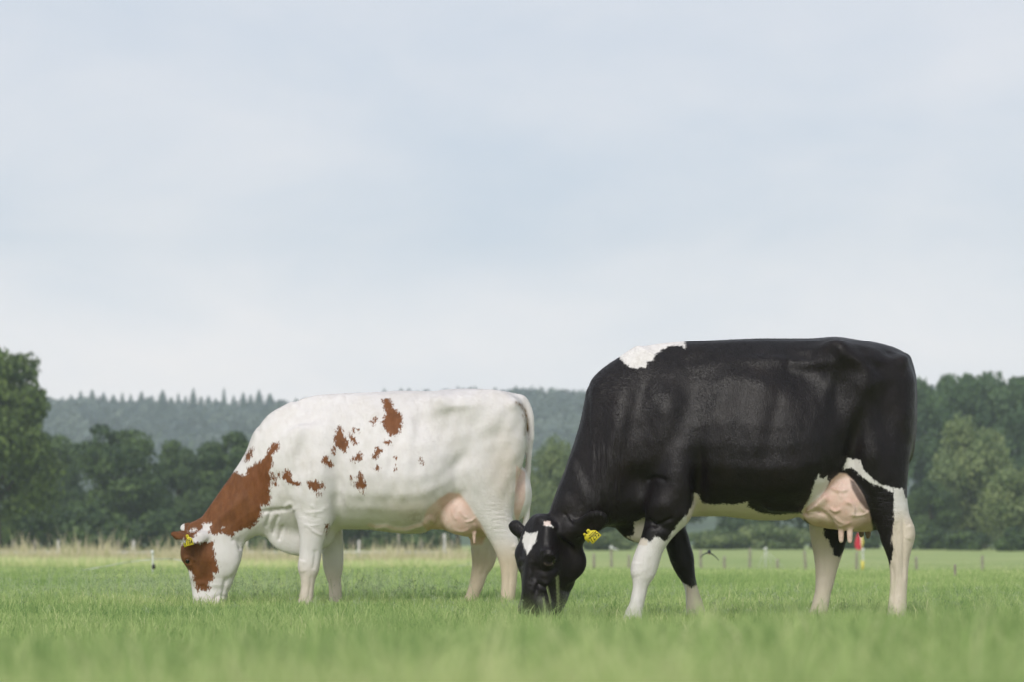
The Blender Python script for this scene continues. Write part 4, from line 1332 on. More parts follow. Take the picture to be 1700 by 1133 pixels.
def tree_kind(key, seed, lobes, leaves, leaf, rx, rz, zc, h, r0, mat, low=0.5, droop=0.0):
    cm, Lc, Lr = crown_mesh(seed, lobes, leaves, leaf, rx, rz, zc, low, droop=droop)
    cm.materials.append(mat)
    tm = trunk_mesh(seed, h, r0, Lc)
    tm.materials.append(m_bark)
    TREES[key] = (cm, tm, h, rx)


# unit-ish trees, about 12 m tall
tree_kind('oak', 11, 60, 20000, 0.24, 5.2, 6.4, 7.2, 13.5, 0.42, m_oak, 0.2)
tree_kind('lime', 12, 56, 16000, 0.25, 4.4, 5.8, 6.0, 12.0, 0.32, m_mid, 0.2)
tree_kind('ash', 13, 52, 16000, 0.25, 4.0, 5.8, 6.2, 12.0, 0.30, m_mid, 0.3)
tree_kind('willow', 14, 60, 18000, 0.22, 5.0, 5.2, 5.2, 10.8, 0.34, m_wil, 0.2, 0.5)
tree_kind('poplar', 15, 64, 18000, 0.27, 4.6, 7.2, 8.0, 15.0, 0.34, m_deep, 0.4)


def tree(kind, px, top_py, d, wpx, label, group, name='broadleaf_tree', rot=0.0):
    cm, tm, h, rx = TREES[kind]
    x = (px - 850) * d / FOC
    gz = float(ground_z(x, d))
    H_ = CH + (HOR - top_py) * d / FOC - gz
    real = cm_top[kind]
    o = empty(name, (x, d, gz - 0.05))
    sx = (wpx * d / FOC) / (2 * rx * 1.12)
    o.scale = (sx, sx, H_ / real)
    o.rotation_euler = (0, 0, rot)
    tag(o, label, 'tree', group)
    link('crown', cm, None, o)
    link('trunk', tm, None, o)
    return o


cm_top = {}
for k_, v_ in TREES.items():
    co = np.zeros(len(v_[0].vertices) * 3)
    v_[0].vertices.foreach_get('co', co)
    cm_top[k_] = float(np.percentile(co.reshape(-1, 3)[:, 2], 99.7))

G1, G2 = 'trees along the far field edge', 'trees at the right field edge'
tree('oak', -8, 566, 160, 225, 'tall full-crowned tree cut by the left edge of the picture', G1, 'oak_tree', 0.4)
tree('lime', 88, 722, 205, 110, 'dark tree half hidden behind the tall tree at the left edge', G1, rot=1.0)
tree('lime', 198, 713, 190, 175, 'broad dark rounded tree standing left of the red and white cow', G1, rot=2.2)
tree('ash', 297, 734, 205, 95, 'narrow dark tree directly above the head of the red and white cow', G1, rot=0.3)
tree('ash', 378, 720, 195, 125, 'olive-topped tree touching the nape of the red and white cow', G1, rot=3.9)
tree('lime', 462, 735, 215, 130, 'tree behind the shoulder of the red and white cow', G1, rot=5.0)
tree('ash', 560, 738, 205, 130, 'tree behind the flank spots of the red and white cow', G1, rot=4.1)
tree('lime', 655, 736, 200, 140, 'tree behind the belly of the red and white cow', G1, rot=0.8)
tree('ash', 760, 742, 210, 130, 'tree behind the udder of the red and white cow', G1, rot=1.7)
tree('willow', 850, 745, 215, 95, 'light green tree behind the tail of the red and white cow', G1, rot=1.3)
tree('willow', 925, 733, 205, 105, 'light green tree showing in the gap between the two cows', G1, rot=2.9)
tree('lime', 1010, 745, 220, 130, 'dark tree behind the neck of the black cow', G1, rot=3.3)
tree('ash', 1120, 740, 225, 150, 'dark tree behind the front legs of the black cow', G1, rot=4.4)
tree('lime', 1235, 735, 225, 160, 'dark tree behind the belly of the black cow', G1, rot=5.9)
tree('ash', 1350, 730, 222, 150, 'dark tree behind the udder of the black cow', G1, rot=0.2)
tree('poplar', 1455, 655, 232, 130, 'tall dark tree behind the rump of the black cow', G2, rot=1.1)
tree('poplar', 1552, 628, 236, 115, 'tall dark tree just right of the rump of the black cow', G2, rot=2.0)
tree('poplar', 1634, 622, 240, 120, 'tallest dark tree behind the pale rounded tree at right', G2, rot=3.0)
tree('poplar', 1705, 630, 238, 120, 'tall dark tree cut by the right edge of the picture', G2, rot=4.2)
tree('willow', 1612, 697, 205, 165, 'pale rounded tree right of the black cow', G2, 'willow_tree', 0.9)
tree('willow', 1712, 768, 190, 165, 'low pale tree at the lower right edge of the tree line', G2, 'willow_tree', 3.7)
tree('lime', 1545, 800, 200, 90, 'dark low tree at the foot of the tree line beside the black cow', G2, rot=2.5)

# shrubs at the foot of the tree line
sm_, _a, _c = crown_mesh(31, 22, 3600, 0.20, 2.2, 1.2, 1.1, 0.0, 0.5)
sm_.materials.append(m_mid)
sp_, _a, _c = crown_mesh(32, 22, 3600, 0.20, 2.2, 1.2, 1.1, 0.0, 0.5)
sp_.materials.append(m_wil)
for i, (px, d, wpx, hpx, pale, lab) in enumerate([
        (45, 172, 150, 85, 0, 'dark shrub under the tall tree at the left edge'), (165, 182, 150, 75, 0, 'dark shrub under the broad rounded tree at left'), (268, 186, 130, 70, 0, 'dark shrub left of the face of the red and white cow'), (440, 186, 150, 55, 0, 'dark shrub under the throat of the red and white cow'),
        (585, 190, 150, 55, 0, 'dark shrub behind the front legs of the red and white cow'), (705, 190, 150, 55, 0, 'dark shrub below the belly of the red and white cow'), (900, 192, 120, 40, 0, 'dark shrub between the two cows'), (1015, 205, 120, 36, 1, 'pale shrub beside the ear tag of the black cow'),
        (1185, 205, 120, 34, 1, 'pale shrub right behind the front legs of the black cow'), (1290, 205, 130, 46, 1, 'pale shrub under the rear belly of the black cow'), (1240, 215, 130, 55, 0, 'dark shrub under the belly of the black cow'), (1410, 206, 120, 40, 0, 'dark shrub seen below the udder of the black cow'),
        (1540, 196, 90, 40, 0, 'dark shrub right beside the hock of the black cow'), (1600, 190, 90, 34, 0, 'dark shrub under the pale rounded tree at right'), (1690, 183, 100, 40, 0, 'dark shrub at the right edge of the field')]):
    x = (px - 850) * d / FOC
    o = link('shrub', sp_ if pale else sm_, None, None, (x, d, float(ground_z(x, d)) - 0.1))
    s = (wpx * d / FOC) / 5.4
    o.scale = (s, s, hpx * d / FOC / 2.3)
    o.rotation_euler = (0, 0, i * 1.3)
    tag(o, lab, 'shrub', 'shrubs at the foot of the trees')

# ------------------------------------------------------------------ hill with forest
HD0, HD1 = 640.0, 1000.0


def hill_z(x, y):
    t = smooth01((y - HD0) / (HD1 - HD0))
    top = 49.5 + 2.5 * np.sin(x * 0.011 + 0.5) + 1.6 * np.sin(x * 0.034 + 2.0)
    return -0.4 + t * top + 8.0 * smooth01((y - 1015) / 60)


hx = np.linspace(-540, 540, 60)
hy = np.linspace(HD0 - 5, 1150, 30)
HX, HY = np.meshgrid(hx, hy, indexing='ij')
HV = np.stack([HX, HY, hill_z(HX, HY)], -1).reshape(-1, 3)
ii = np.arange(len(hx) * len(hy)).reshape(len(hx), len(hy))
HQ = np.stack([ii[:-1, :-1], ii[1:, :-1], ii[1:, 1:], ii[:-1, 1:]], -1).reshape(-1, 4)
o = link('hill', mesh_np('hill', HV, HQ, smooth=True), simple_mat('hill_soil', (0.05, 0.075, 0.03), 0.95, 0.05, 0.3, 0.05))
tag(o, kind='structure')
m_for = leaf_mat('leaves_forest', (0.034, 0.054, 0.056), (0.115, 0.142, 0.108), 0.15)
m_con = leaf_mat('needles', (0.018, 0.034, 0.026), (0.040, 0.062, 0.042), 0.1)
r_ = np.random.default_rng(5)
n_tr = 1900
fx_ = r_.uniform(-330, 330, n_tr)
fy_ = np.where(r_.random(n_tr) < 0.30, r_.uniform(955, 1005, n_tr), r_.uniform(HD0 + 60, 1000, n_tr))
keep = np.abs(fx_) < 0.27 * fy_ + 25
fx_, fy_ = fx_[keep], fy_[keep]
Vs, Ts = [], []
per = 80
for x, y in zip(fx_, fy_):
    z0 = hill_z(x, y)
    hh, rr = r_.uniform(9, 14), r_.uniform(3.2, 5.2)
    d = r_.normal(size=(per, 3))
    d /= np.linalg.norm(d, axis=1)[:, None]
    d[:, 2] = np.abs(d[:, 2]) * 0.9 - 0.1
    rd = r_.uniform(0.7, 1.05, per) * (1 + 0.2 * np.sin(5 * d[:, 0] + x) * np.sin(5 * d[:, 1]))
    C = np.array([x, y, z0 + hh * 0.55]) + d * rd[:, None] * np.array([rr, rr, hh * 0.45])
    Nn = d + r_.normal(scale=0.45, size=(per, 3))
    Nn /= np.linalg.norm(Nn, axis=1)[:, None]
    V, Q = tri_leaves(C, Nn, r_.uniform(0.8, 1.6, per), r_, 0.75)
    Vs.append(V)
    Ts.append(np.clip(r_.uniform(0, 0.85) + r_.normal(scale=0.12, size=per), 0, 1))
Vs = np.vstack(Vs)
o = link('hillside_wood', mesh_np('hillside_wood', Vs, np.arange(len(Vs)).reshape(-1, 4), attrs={'tint': ('FACE', np.concatenate(Ts))}), m_for)
tag(o, 'hazy mixed wood covering the far hillside', 'forest', kind='stuff')


def conifer(seed):
    """spruce of overlapping ragged skirts of boughs around a thin stem"""
    r2 = np.random.default_rng(seed)
    V, T, ti = [], [], []
    Hh = 18.0
    for w_ in range(17):
        t = w_ / 16
        z = 2.0 + (Hh - 2.6) * t
        rad = 0.35 + 2.9 * (1 - t) ** 0.85 * r2.uniform(0.8, 1.15)
        ap = np.array([0, 0, z + 0.9 + 0.45 * rad])
        n_ = 14
        c0 = len(V)
        V.append(ap)
        for j in range(n_):
            a = 2 * math.pi * (j + r2.uniform(-.2, .2)) / n_
            q = rad * (r2.uniform(0.85, 1.15) if j % 2 else r2.uniform(0.45, 0.65))
            V.append(np.array([math.cos(a) * q, math.sin(a) * q, z - (0.35 * rad if j % 2 else 0.1 * rad) * r2.uniform(0.6, 1.2)]))
        for j in range(n_):
            T.append((c0, c0 + 1 + j, c0 + 1 + (j + 1) % n_))
            ti.append(r2.uniform(0, 1))
    V = np.array(V)
    tv, tq, tt = tube_np(np.array([(0, 0, -0.5), (0, 0, 8), (0, 0, Hh + 0.3)]), [0.28, 0.18, 0.03], 6)
    me = mesh_np('conifer', np.vstack([V, tv]), tq + len(V), np.vstack([np.array(T), tt + len(V)]), attrs={'tint': ('FACE', np.concatenate([np.zeros(len(tq)), ti, np.zeros(len(tt))]))})
    me.materials.append(m_con)
    return me


con = [conifer(s) for s in (3, 4, 5)]
SPIRES = [(104, 664), (118, 660), (134, 654), (153, 652), (172, 657), (188, 661), (203, 650), (217, 653), (235, 648), (252, 655), (270, 646), (284, 658), (296, 651), (308, 656), (321, 643), (334, 657), (346, 656), (358, 660), (372, 643), (388, 655), (404, 650), (416, 654), (430, 646), (448, 652), (464, 661), (478, 665), (492, 660),
          (638, 644.5), (666, 644), (679, 644), (711, 644.5), (760, 640), (789, 640), (822, 642), (857, 640), (889, 652), (900, 664), (911, 655), (928, 651), (945, 668), (960, 659), (975, 660)]
n_left = sum(1 for q in SPIRES if q[0] < 500)
n_back = sum(1 for q in SPIRES if 500 <= q[0] < 870)
ORD = ['first', 'second', 'third', 'fourth', 'fifth', 'sixth', 'seventh', 'eighth', 'ninth', 'tenth', 'eleventh', 'twelfth', 'thirteenth', 'fourteenth', 'fifteenth', 'sixteenth', 'seventeenth', 'eighteenth', 'nineteenth', 'twentieth', 'twenty-first', 'twenty-second', 'twenty-third', 'twenty-fourth', 'twenty-fifth', 'twenty-sixth', 'twenty-seventh', 'twenty-eighth']
for i, (px, py) in enumerate(SPIRES):
    py += 1.5 if px > 195 else -5.0
    d = 985.0 + 12 * ((i * 7) % 5 - 2)
    x = (px - 850) * d / FOC
    zt = CH + (HOR - py) * d / FOC
    z0 = float(hill_z(x, d))
    o = link('conifer', con[i % 3], None, None, (x, d, z0))
    k = (zt - z0) / 18.4
    sw = 1.25 + 0.22 * ((i * 7) % 6)
    o.scale = (sw, sw, k)
    o.rotation_euler = (0, 0, i * 0.9)
    if px < 500:
        tag(o, ORD[i] + ' conifer from the left on the hazy hill crest', 'tree', 'conifers on the hill crest')
    elif px < 870:
        tag(o, ORD[i - n_left] + ' from the left of the conifer tips peeping above the white cow back', 'tree', 'conifers on the hill crest')
    else:
        tag(o, ORD[i - n_left - n_back] + ' from the left of the hilltop conifers in the gap between the cows', 'tree', 'conifers on the hill crest')

# ------------------------------------------------------------------ fences, posts, flag
m_post = simple_mat('weathered_wood', (0.27, 0.25, 0.20), 0.9, 0.1, 0.3, 12.0, 0.4)
m_rail = simple_mat('pale_rail', (0.60, 0.58, 0.54), 0.8, 0.2, 0.15, 6.0)
m_wplast = simple_mat('white_plastic', (0.62, 0.63, 0.60), 0.5, 0.4, 0.05, 20.0)
m_black = simple_mat('black_plastic', (0.02, 0.02, 0.022), 0.5, 0.4, 0.1, 20.0)
m_red = simple_mat('red_cloth', (0.55, 0.045, 0.07), 0.8, 0.2, 0.15, 9.0)
m_yel = simple_mat('yellow_plastic', (0.66, 0.56, 0.10), 0.6, 0.3, 0.1, 9.0)


def post_at(px, base_py):
    """distance at which the ground shows at photo row base_py below column px"""
    ds = np.linspace(26, 215, 1500)
    py = HOR + (CH - ground_z((px - 850) * ds / FOC, ds)) * FOC / ds
    return float(ds[np.argmin(np.abs(py - base_py))])


def post_mesh(name, h, r, seed):
    r2 = np.random.default_rng(seed)
    z = np.array([-0.25, 0.0, h * 0.4, h * 0.8, h * 0.97, h])
    P = np.stack([r2.normal(scale=r * 0.10, size=6), r2.normal(scale=r * 0.10, size=6), z], 1)
    V, Q, T = tube_np(P, r * np.array([1.0, 1.05, 1.0, 0.96, 0.92, 0.6]), 9)
    return mesh_np(name, V, Q, T)


POSTS = [(986, 950, 920, 0, 'wooden fence post below the ear tag of the black cow'), (1015, 943, 912, 0, 'white-capped wooden post left of the white foreleg of the black cow'), (1044, 948, 922, 0, 'short wooden post touching the white foreleg of the black cow'), (1163, 945, 914, 0, 'grey post just left of the flying swallow'),
         (1203, 947, 925, 2, 'dark short post just right of the flying swallow'), (1245, 944, 911, -2, 'tall wooden post under the middle of the belly of the black cow'), (1291, 948, 929, 0, 'short wooden post between the tall post and the leaning post'), (1338, 948, 915, -7, 'leaning wooden post left of the far hind leg of the black cow'),
         (1422, 949, 917, -3, 'wooden post under the red flag'), (1521, 952, 925, 0, 'wooden post right beside the near hind leg of the black cow'), (1585.5, 962, 938, 0, 'nearest wooden post right of the black cow'), (1631, 952, 923, 0, 'rightmost tall wooden post in the field')]
for i, (px, pb, pt, lean, lab) in enumerate(POSTS):
    d = post_at(px, pb)
    x = (px - 850) * d / FOC
    h = (pb - pt) * d / FOC
    o = link('fence_post', post_mesh('fence_post', h, 2.3 * d / FOC, i), m_post, None, (x, d, float(ground_z(x, d))))
    o.rotation_euler = (0, R(lean), i)
    if i == 1:
        mb = MB()
        mb.tube([(0, 0, h - 0.02), (0, 0, h + 0.10), (0, 0, h + 0.12)], [0.085, 0.085, 0.03], 9)
        mb.tube([(0, 0, h + 0.02), (0.30, 0, h - 0.06)], [0.04, 0.03], 7)
        link('cap', mb.mesh('cap'), m_wplast, o)
        o.rotation_euler = (0, 0, 0)
    tag(o, lab, 'fence post', 'wooden posts across the right field')

# white plastic post with trailing net
d = post_at(1271, 945)
x = (1271 - 850) * d / FOC
mb = MB()
hh = 35 * d / FOC
mb.tube([(0, 0, -0.2), (0, 0, hh * 0.8), (0, 0, hh)], [0.025, 0.025, 0.02], 7)
o = link('electric_fence_post', mb.mesh('electric_fence_post'), m_wplast, None, (x, d, float(ground_z(x, d))))
mb = MB()
mb.tube([(0, 0, hh * 0.86), (0, 0, hh * 1.0)], [0.075, 0.06], 8)
link('insulator', mb.mesh('insulator'), m_wplast, o)
for dx in (-0.35, 0.35, 0.8):
    mb = MB()
    mb.tube([(0, 0, hh * 0.88), (dx, 0, 0.0)], [0.008, 0.008], 4)
    link('guy_wire', mb.mesh('guy_wire'), m_wplast, o)
tag(o, 'thin white electric fence post with guy wires under the belly of the black cow', 'fence post', 'electric fence posts')

# red flag on a pole with a white and yellow foot
d = post_at(1430, 950)
x = (1427 - 850) * d / FOC
k = d / FOC
o = empty('marker_flag', (x, d, float(ground_z(x, d))))
tag(o, 'red flag hanging on a white and yellow marker pole below the udder', 'flag')
mb = MB()
mb.tube([(5 * k, 0, -0.2), (6 * k, 0, 20 * k), (4 * k, 0, 40 * k), (1 * k, 0, 68 * k)], [1.3 * k] * 4, 7)
link('pole', mb.mesh('pole'), m_wplast, o)
mb = MB()
mb.tube([(5.2 * k, 0, 2 * k), (5.0 * k, 0, 18 * k)], [2.6 * k, 2.4 * k], 8)
link('foot_sleeve', mb.mesh('foot_sleeve'), m_yel, o)
mb = MB()
mb.tube([(6.5 * k, 0, 33 * k), (5 * k, 0, 39 * k)], [2.6 * k, 2.2 * k], 8)
link('clip', mb.mesh('clip'), m_wplast, o)
nu, nv = 9, 12
V = []
for i in range(nv):
    t = i / (nv - 1)
    wv = (4.5 + 9 * math.sin(min(1, t * 1.15) * math.pi * 0.62)) * k * (1 if t < .8 else 1 - (t - .8) * 2.6)
    for j in range(nu):
        s = j / (nu - 1) - 0.5
        V.append((0.5 * k + s * wv - 2 * t * k, 1.6 * k * math.sin(j * 1.9 + t * 2), 66 * k - t * 30 * k))
V = np.array(V)
V2 = V + np.array([0, 0.012, 0])
ii = np.arange(nu * nv).reshape(nv, nu)
Q = np.stack([ii[:-1, :-1], ii[:-1, 1:], ii[1:, 1:], ii[1:, :-1]], -1).reshape(-1, 4)
Q = np.vstack([Q, Q[:, ::-1] + nu * nv])
link('flag_cloth', mesh_np('flag_cloth', np.vstack([V, V2]), Q, smooth=True), m_red, o)
mb = MB()
mb.tube([(4.2 * k, -1.2 * k, 58 * k), (5 * k, -1.2 * k, 48 * k), (4 * k, -1.2 * k, 38 * k)], [1.2 * k, 1.8 * k, 0.8 * k], 6)
link('yellow_ribbon', mb.mesh('yellow_ribbon'), m_yel, o)

# electric fence post at left and its white wire
d = post_at(253.5, 958)
x = (253.5 - 850) * d / FOC
k = d / FOC
o = empty('electric_fence_post', (x, d, float(ground_z(x, d))))
tag(o, 'white electric fence post with black insulator left of the red and white cow', 'fence post', 'electric fence posts')
mb = MB()
mb.tube([(0, 0, -0.2), (0, 0, 40 * k), (-0.5 * k, 0, 42 * k)], [1.7 * k, 1.7 * k, 1.0 * k], 8)
link('pole', mb.mesh('pole'), m_wplast, o)
mb = MB()
mb.tube([(-1 * k, 0, 43.5 * k), (0, 0, 36 * k)], [1.6 * k, 2.7 * k], 8)
link('cap', mb.mesh('cap'), m_wplast, o)
mb = MB()
mb.tube([(2 * k, -2 * k, 12 * k), (2 * k, -2 * k, 16.5 * k), (2 * k, -2 * k, 20 * k)], [2.2 * k, 3.3 * k, 1.8 * k], 8)
link('insulator', mb.mesh('insulator'), m_black, o)
for nm, pts, lab in (('fence_wire', [(60, 962, 48), (110, 953, 54), (160, 944, d), (215, 934, d + 6), (252, 930, d), (285, 929, d + 5), (310, 934, d + 2)], 'thin white fence wire running past the electric post at left'),
                     ('fence_wire', [(660, 957, 50), (710, 951, 55), (750, 944, 60), (785, 936, 66), (810, 929, 72)], 'thin white fence wire rising towards the hind legs of the red and white cow')):
    P_ = np.array([at(*p) for p in pts])
    t = np.arange(len(P_))
    tn = np.linspace(0, len(P_) - 1, 30)
    P_ = np.stack([np.interp(tn, t, P_[:, c]) for c in range(3)], 1)
    mb = MB()
    mb.tube(P_, [0.006] * 30, 5)
    tag(link(nm, mb.mesh(nm), m_wplast), lab, 'wire', 'fence wires')

# pale rail fence among dry grass at left
DF = 112.0
mb_posts = [-30, 22, 58, 97, 132, 197, 222, 262, 306, 410, 440, 480, 596, 662, 700, 738, 750]
fo = empty('rail_fence', ((400 - 850) * DF / FOC, DF, 0.0))
tag(fo, 'pale wooden rail fence standing in dry grass at left', 'fence')
kf = DF / FOC
for i, px in enumerate(mb_posts):
    x = (px - 400) * kf
    gz = float(ground_z(x + fo.location.x, DF))
    h = (HOR - (898 + 5 * ((i * 3) % 3))) * kf + CH - gz
    if px in (662, 738):
        h *= 1.25
    o = link('post', post_mesh('post', h, 2.3 * kf, 40 + i), m_post if i % 3 else m_rail, fo, (x, 0, gz))
for (a, b) in ((-60, 145), (145, 330), (330, 520), (520, 745)):
    for py in (918.5, 926):
        za = CH + (HOR - py) * kf
        mb = MB()
        xa, xb = (a - 400) * kf, (b - 400) * kf
        mb.box(((xa + xb) / 2, -0.09, za), ((xb - xa) - 0.02, 0.05, 3.6 * kf if py < 920 else 2.0 * kf))
        link('rail', mb.mesh('rail'), m_rail, fo)

# swallow skimming over the field
DS = 24.0
ks = DS / FOC
m_swal = simple_mat('swallow_back', (0.018, 0.020, 0.032), 0.45, 0.4, 0.2, 60)
m_swbel = simple_mat('swallow_belly', (0.55, 0.47, 0.38), 0.8, 0.2, 0.15, 60)
bc_ = np.array(at(1177, 918.5, DS))
o = empty('swallow', bc_)
tag(o, 'small dark swallow flying low with drooped wings between the legs of the black cow', 'bird')
mb = MB()
q = np.array([(-.2, -.9, 0), (0, -.72, .05), (0, -.35, .1), (0, 0, 0), (0, .4, -.1), (0, .8, -.1)]) * 0.085
mb.tube(q + [0, 0, 0], np.array([.06, .17, .21, .20, .13, .04]) * 0.085, 10)
link('body', mb.mesh('body', True), m_swal, o)
mb = MB()
mb.tube(np.array([(0, -.6, -.10), (0, -.2, -.14), (0, .3, -.16)]) * 0.085, np.array([.09, .15, .07]) * 0.085, 8)
link('belly', mb.mesh('belly', True), m_swbel, o)
for sg, ex, ez in ((-1, -13.5, -9.5), (1, 17.5, -14.5)):
    L = []
    for t in np.linspace(0, 1, 8):
        c = np.array([ex * ks * t, (0.02 * math.sin(t * 3.1) + 0.05 * t), ez * ks * t + 2.6 * ks * math.sin(t * math.pi * 0.9)])
        ch = 0.036 * (1 - t) ** 0.6 + 0.004
        L.append((c, ch))
    V = []
    for c, ch in L:
        th = 0.004 + 0.003 * (ch / 0.03)
        V += [c + [0, -ch * .5, 0], c + [0, 0, th], c + [0, ch * .6, -0.004], c + [0, 0, -th]]
    Q = []
    for i in range(7):
        for j in range(4):
            jn = (j + 1) % 4
            Q.append((i * 4 + j, i * 4 + jn, i * 4 + 4 + jn, i * 4 + 4 + j))
    link('wing', mesh_np('wing', V, Q, smooth=True), m_swal, o)
for sg in (-1, 1):
    mb = MB()
    mb.tube(np.array([(0, .7, -.08), (sg * .12, 1.1, -.1), (sg * .3, 1.7, -.12)]) * 0.085, np.array([.07, .05, .01]) * 0.085, 6)
    link('tail_feather', mb.mesh('tail_feather'), m_swal, o)

# ------------------------------------------------------------------ grass
m_grass = leaf_mat('grass_blades', (0.190, 0.300, 0.105), (0.760, 0.740, 0.430), 0.5, 0.6, 0.15, [(0.35, (0.385, 0.515, 0.190)), (0.7, (0.560, 0.640, 0.290))])
m_seed = leaf_mat('seed_heads', (0.16, 0.22, 0.12), (0.66, 0.68, 0.46), 0.3, 0.7, 0.15, [(0.3, (0.33, 0.43, 0.23))])
m_dry = leaf_mat('dry_grass', (0.22, 0.30, 0.10), (0.68, 0.60, 0.42), 0.3, 0.8, 0.1, [(0.5, (0.44, 0.43, 0.21))])


def vnoise(x, y, s, seed=0):
    """cheap smooth value noise"""
    r2 = np.random.default_rng(seed)
    tab = r2.random((64, 64))
    u, v = x * s, y * s
    i, j = np.floor(u).astype(int), np.floor(v).astype(int)
    a, b = smooth01(u - i), smooth01(v - j)
    g_ = lambda p, q: tab[p % 64, q % 64]
    return (g_(i, j) * (1 - a) + g_(i + 1, j) * a) * (1 - b) + (g_(i, j + 1) * (1 - a) + g_(i + 1, j + 1) * a) * b


def blades(n, y0, y1, hmin, hmax, width, seed, half=0.235, pad=1.3, single=False, keep=None):
    r2 = np.random.default_rng(seed)
    # uniform over the wedge
    y = y0 + (y1 - y0) * r2.random(n)
    p = (half * y + pad) / (half * y1 + pad)
    y = y[r2.random(n) < p]
    x = r2.uniform(-1, 1, len(y)) * (half * y + pad)
    if keep is not None:
        k = keep(x, y, r2)
        x, y = x[k], y[k]
    n = len(x)
    z = ground_z(x, y)
    patch = vnoise(x, y, 0.9, 3) * 0.6 + vnoise(x, y, 3.1, 4) * 0.4
    h = (hmin + (hmax - hmin) * r2.random(n) ** 1.3) * (0.62 + 0.75 * patch)
    az = r2.uniform(0, 2 * math.pi, n)
    lean = r2.uniform(0.1, 0.75, n) * h
    la = r2.uniform(0, 2 * math.pi, n)
    w = width * r2.uniform(0.6, 1.3, n)
    B = np.stack([x, y, z - 0.004], 1)
    side = np.stack([np.cos(az), np.sin(az), np.zeros(n)], 1) * w[:, None] * 0.5
    ld = np.stack([np.cos(la), np.sin(la), np.zeros(n)], 1)
    mid = B + ld * (lean * 0.3)[:, None] + np.array([0, 0, 1]) * (h * 0.6)[:, None]
    tip = B + ld * lean[:, None] + np.array([0, 0, 1]) * (h * (1 - 0.25 * (lean / h)))[:, None]
    tint = np.clip(-0.03 + 0.80 * (vnoise(x, y, 0.45, 8) * 0.5 + vnoise(x, y, 2.2, 9) * 0.5) + r2.normal(scale=0.22, size=n) + 0.3 * (r2.random(n) < 0.05), 0, 1)
    if single:
        V = np.stack([B - side, B + side, tip], 1).reshape(-1, 3)
        return V, None, np.arange(n * 3).reshape(-1, 3), tint, None
    V = np.stack([B - side, B + side, mid + side * 0.8, mid - side * 0.8, tip], 1).reshape(-1, 3)
    i = np.arange(n)[:, None] * 5
    return V, i + np.array([[0, 1, 2, 3]]), i + np.array([[3, 2, 4]]), tint, tint


def grass_obj(name, parts, mat, label):
    Vs, Qs, Ts, tq, tt, off = [], [], [], [], [], 0
    for V, Q, T, t1, t2 in parts:
        Vs.append(V)
        if Q is not None:
            Qs.append(Q + off)
            tq.append(t1)
            Ts.append(T + off)
            tt.append(t2)
        else:
            Ts.append(T + off)
            tt.append(t1)
        off += len(V)
    me = mesh_np(name, np.vstack(Vs), np.vstack(Qs) if Qs else None, np.vstack(Ts), attrs={'tint': ('FACE', np.concatenate(tq + tt))})
    o_ = link(name, me, mat)
    tag(o_, label, 'grass', kind='stuff')
    return o_


grass_obj('grass', [
    blades(60000, 1.5, 5.2, 0.05, 0.14, 0.0050, 21, 0.25, 0.55),
    blades(2600, 2.2, 5.2, 0.13, 0.20, 0.0055, 28, 0.25, 0.55),
    blades(24000, 5.2, 10.5, 0.05, 0.10, 0.006, 22, pad=0.8),
    blades(310000, 10.5, 19, 0.030, 0.088, 0.0048, 23),
    blades(16000, 11.0, 19, 0.08, 0.15, 0.0045, 29),
    blades(190000, 19, 34, 0.045, 0.105, 0.0075, 24, pad=1.6, single=True),
    blades(300000, 34, 125, 0.05, 0.12, 0.022, 25, pad=3, single=True, keep=lambda x, y, r: r.random(len(y)) < 1 - smooth01((y - 40) / 80)),
], m_grass, 'short green pasture grass covering the field')


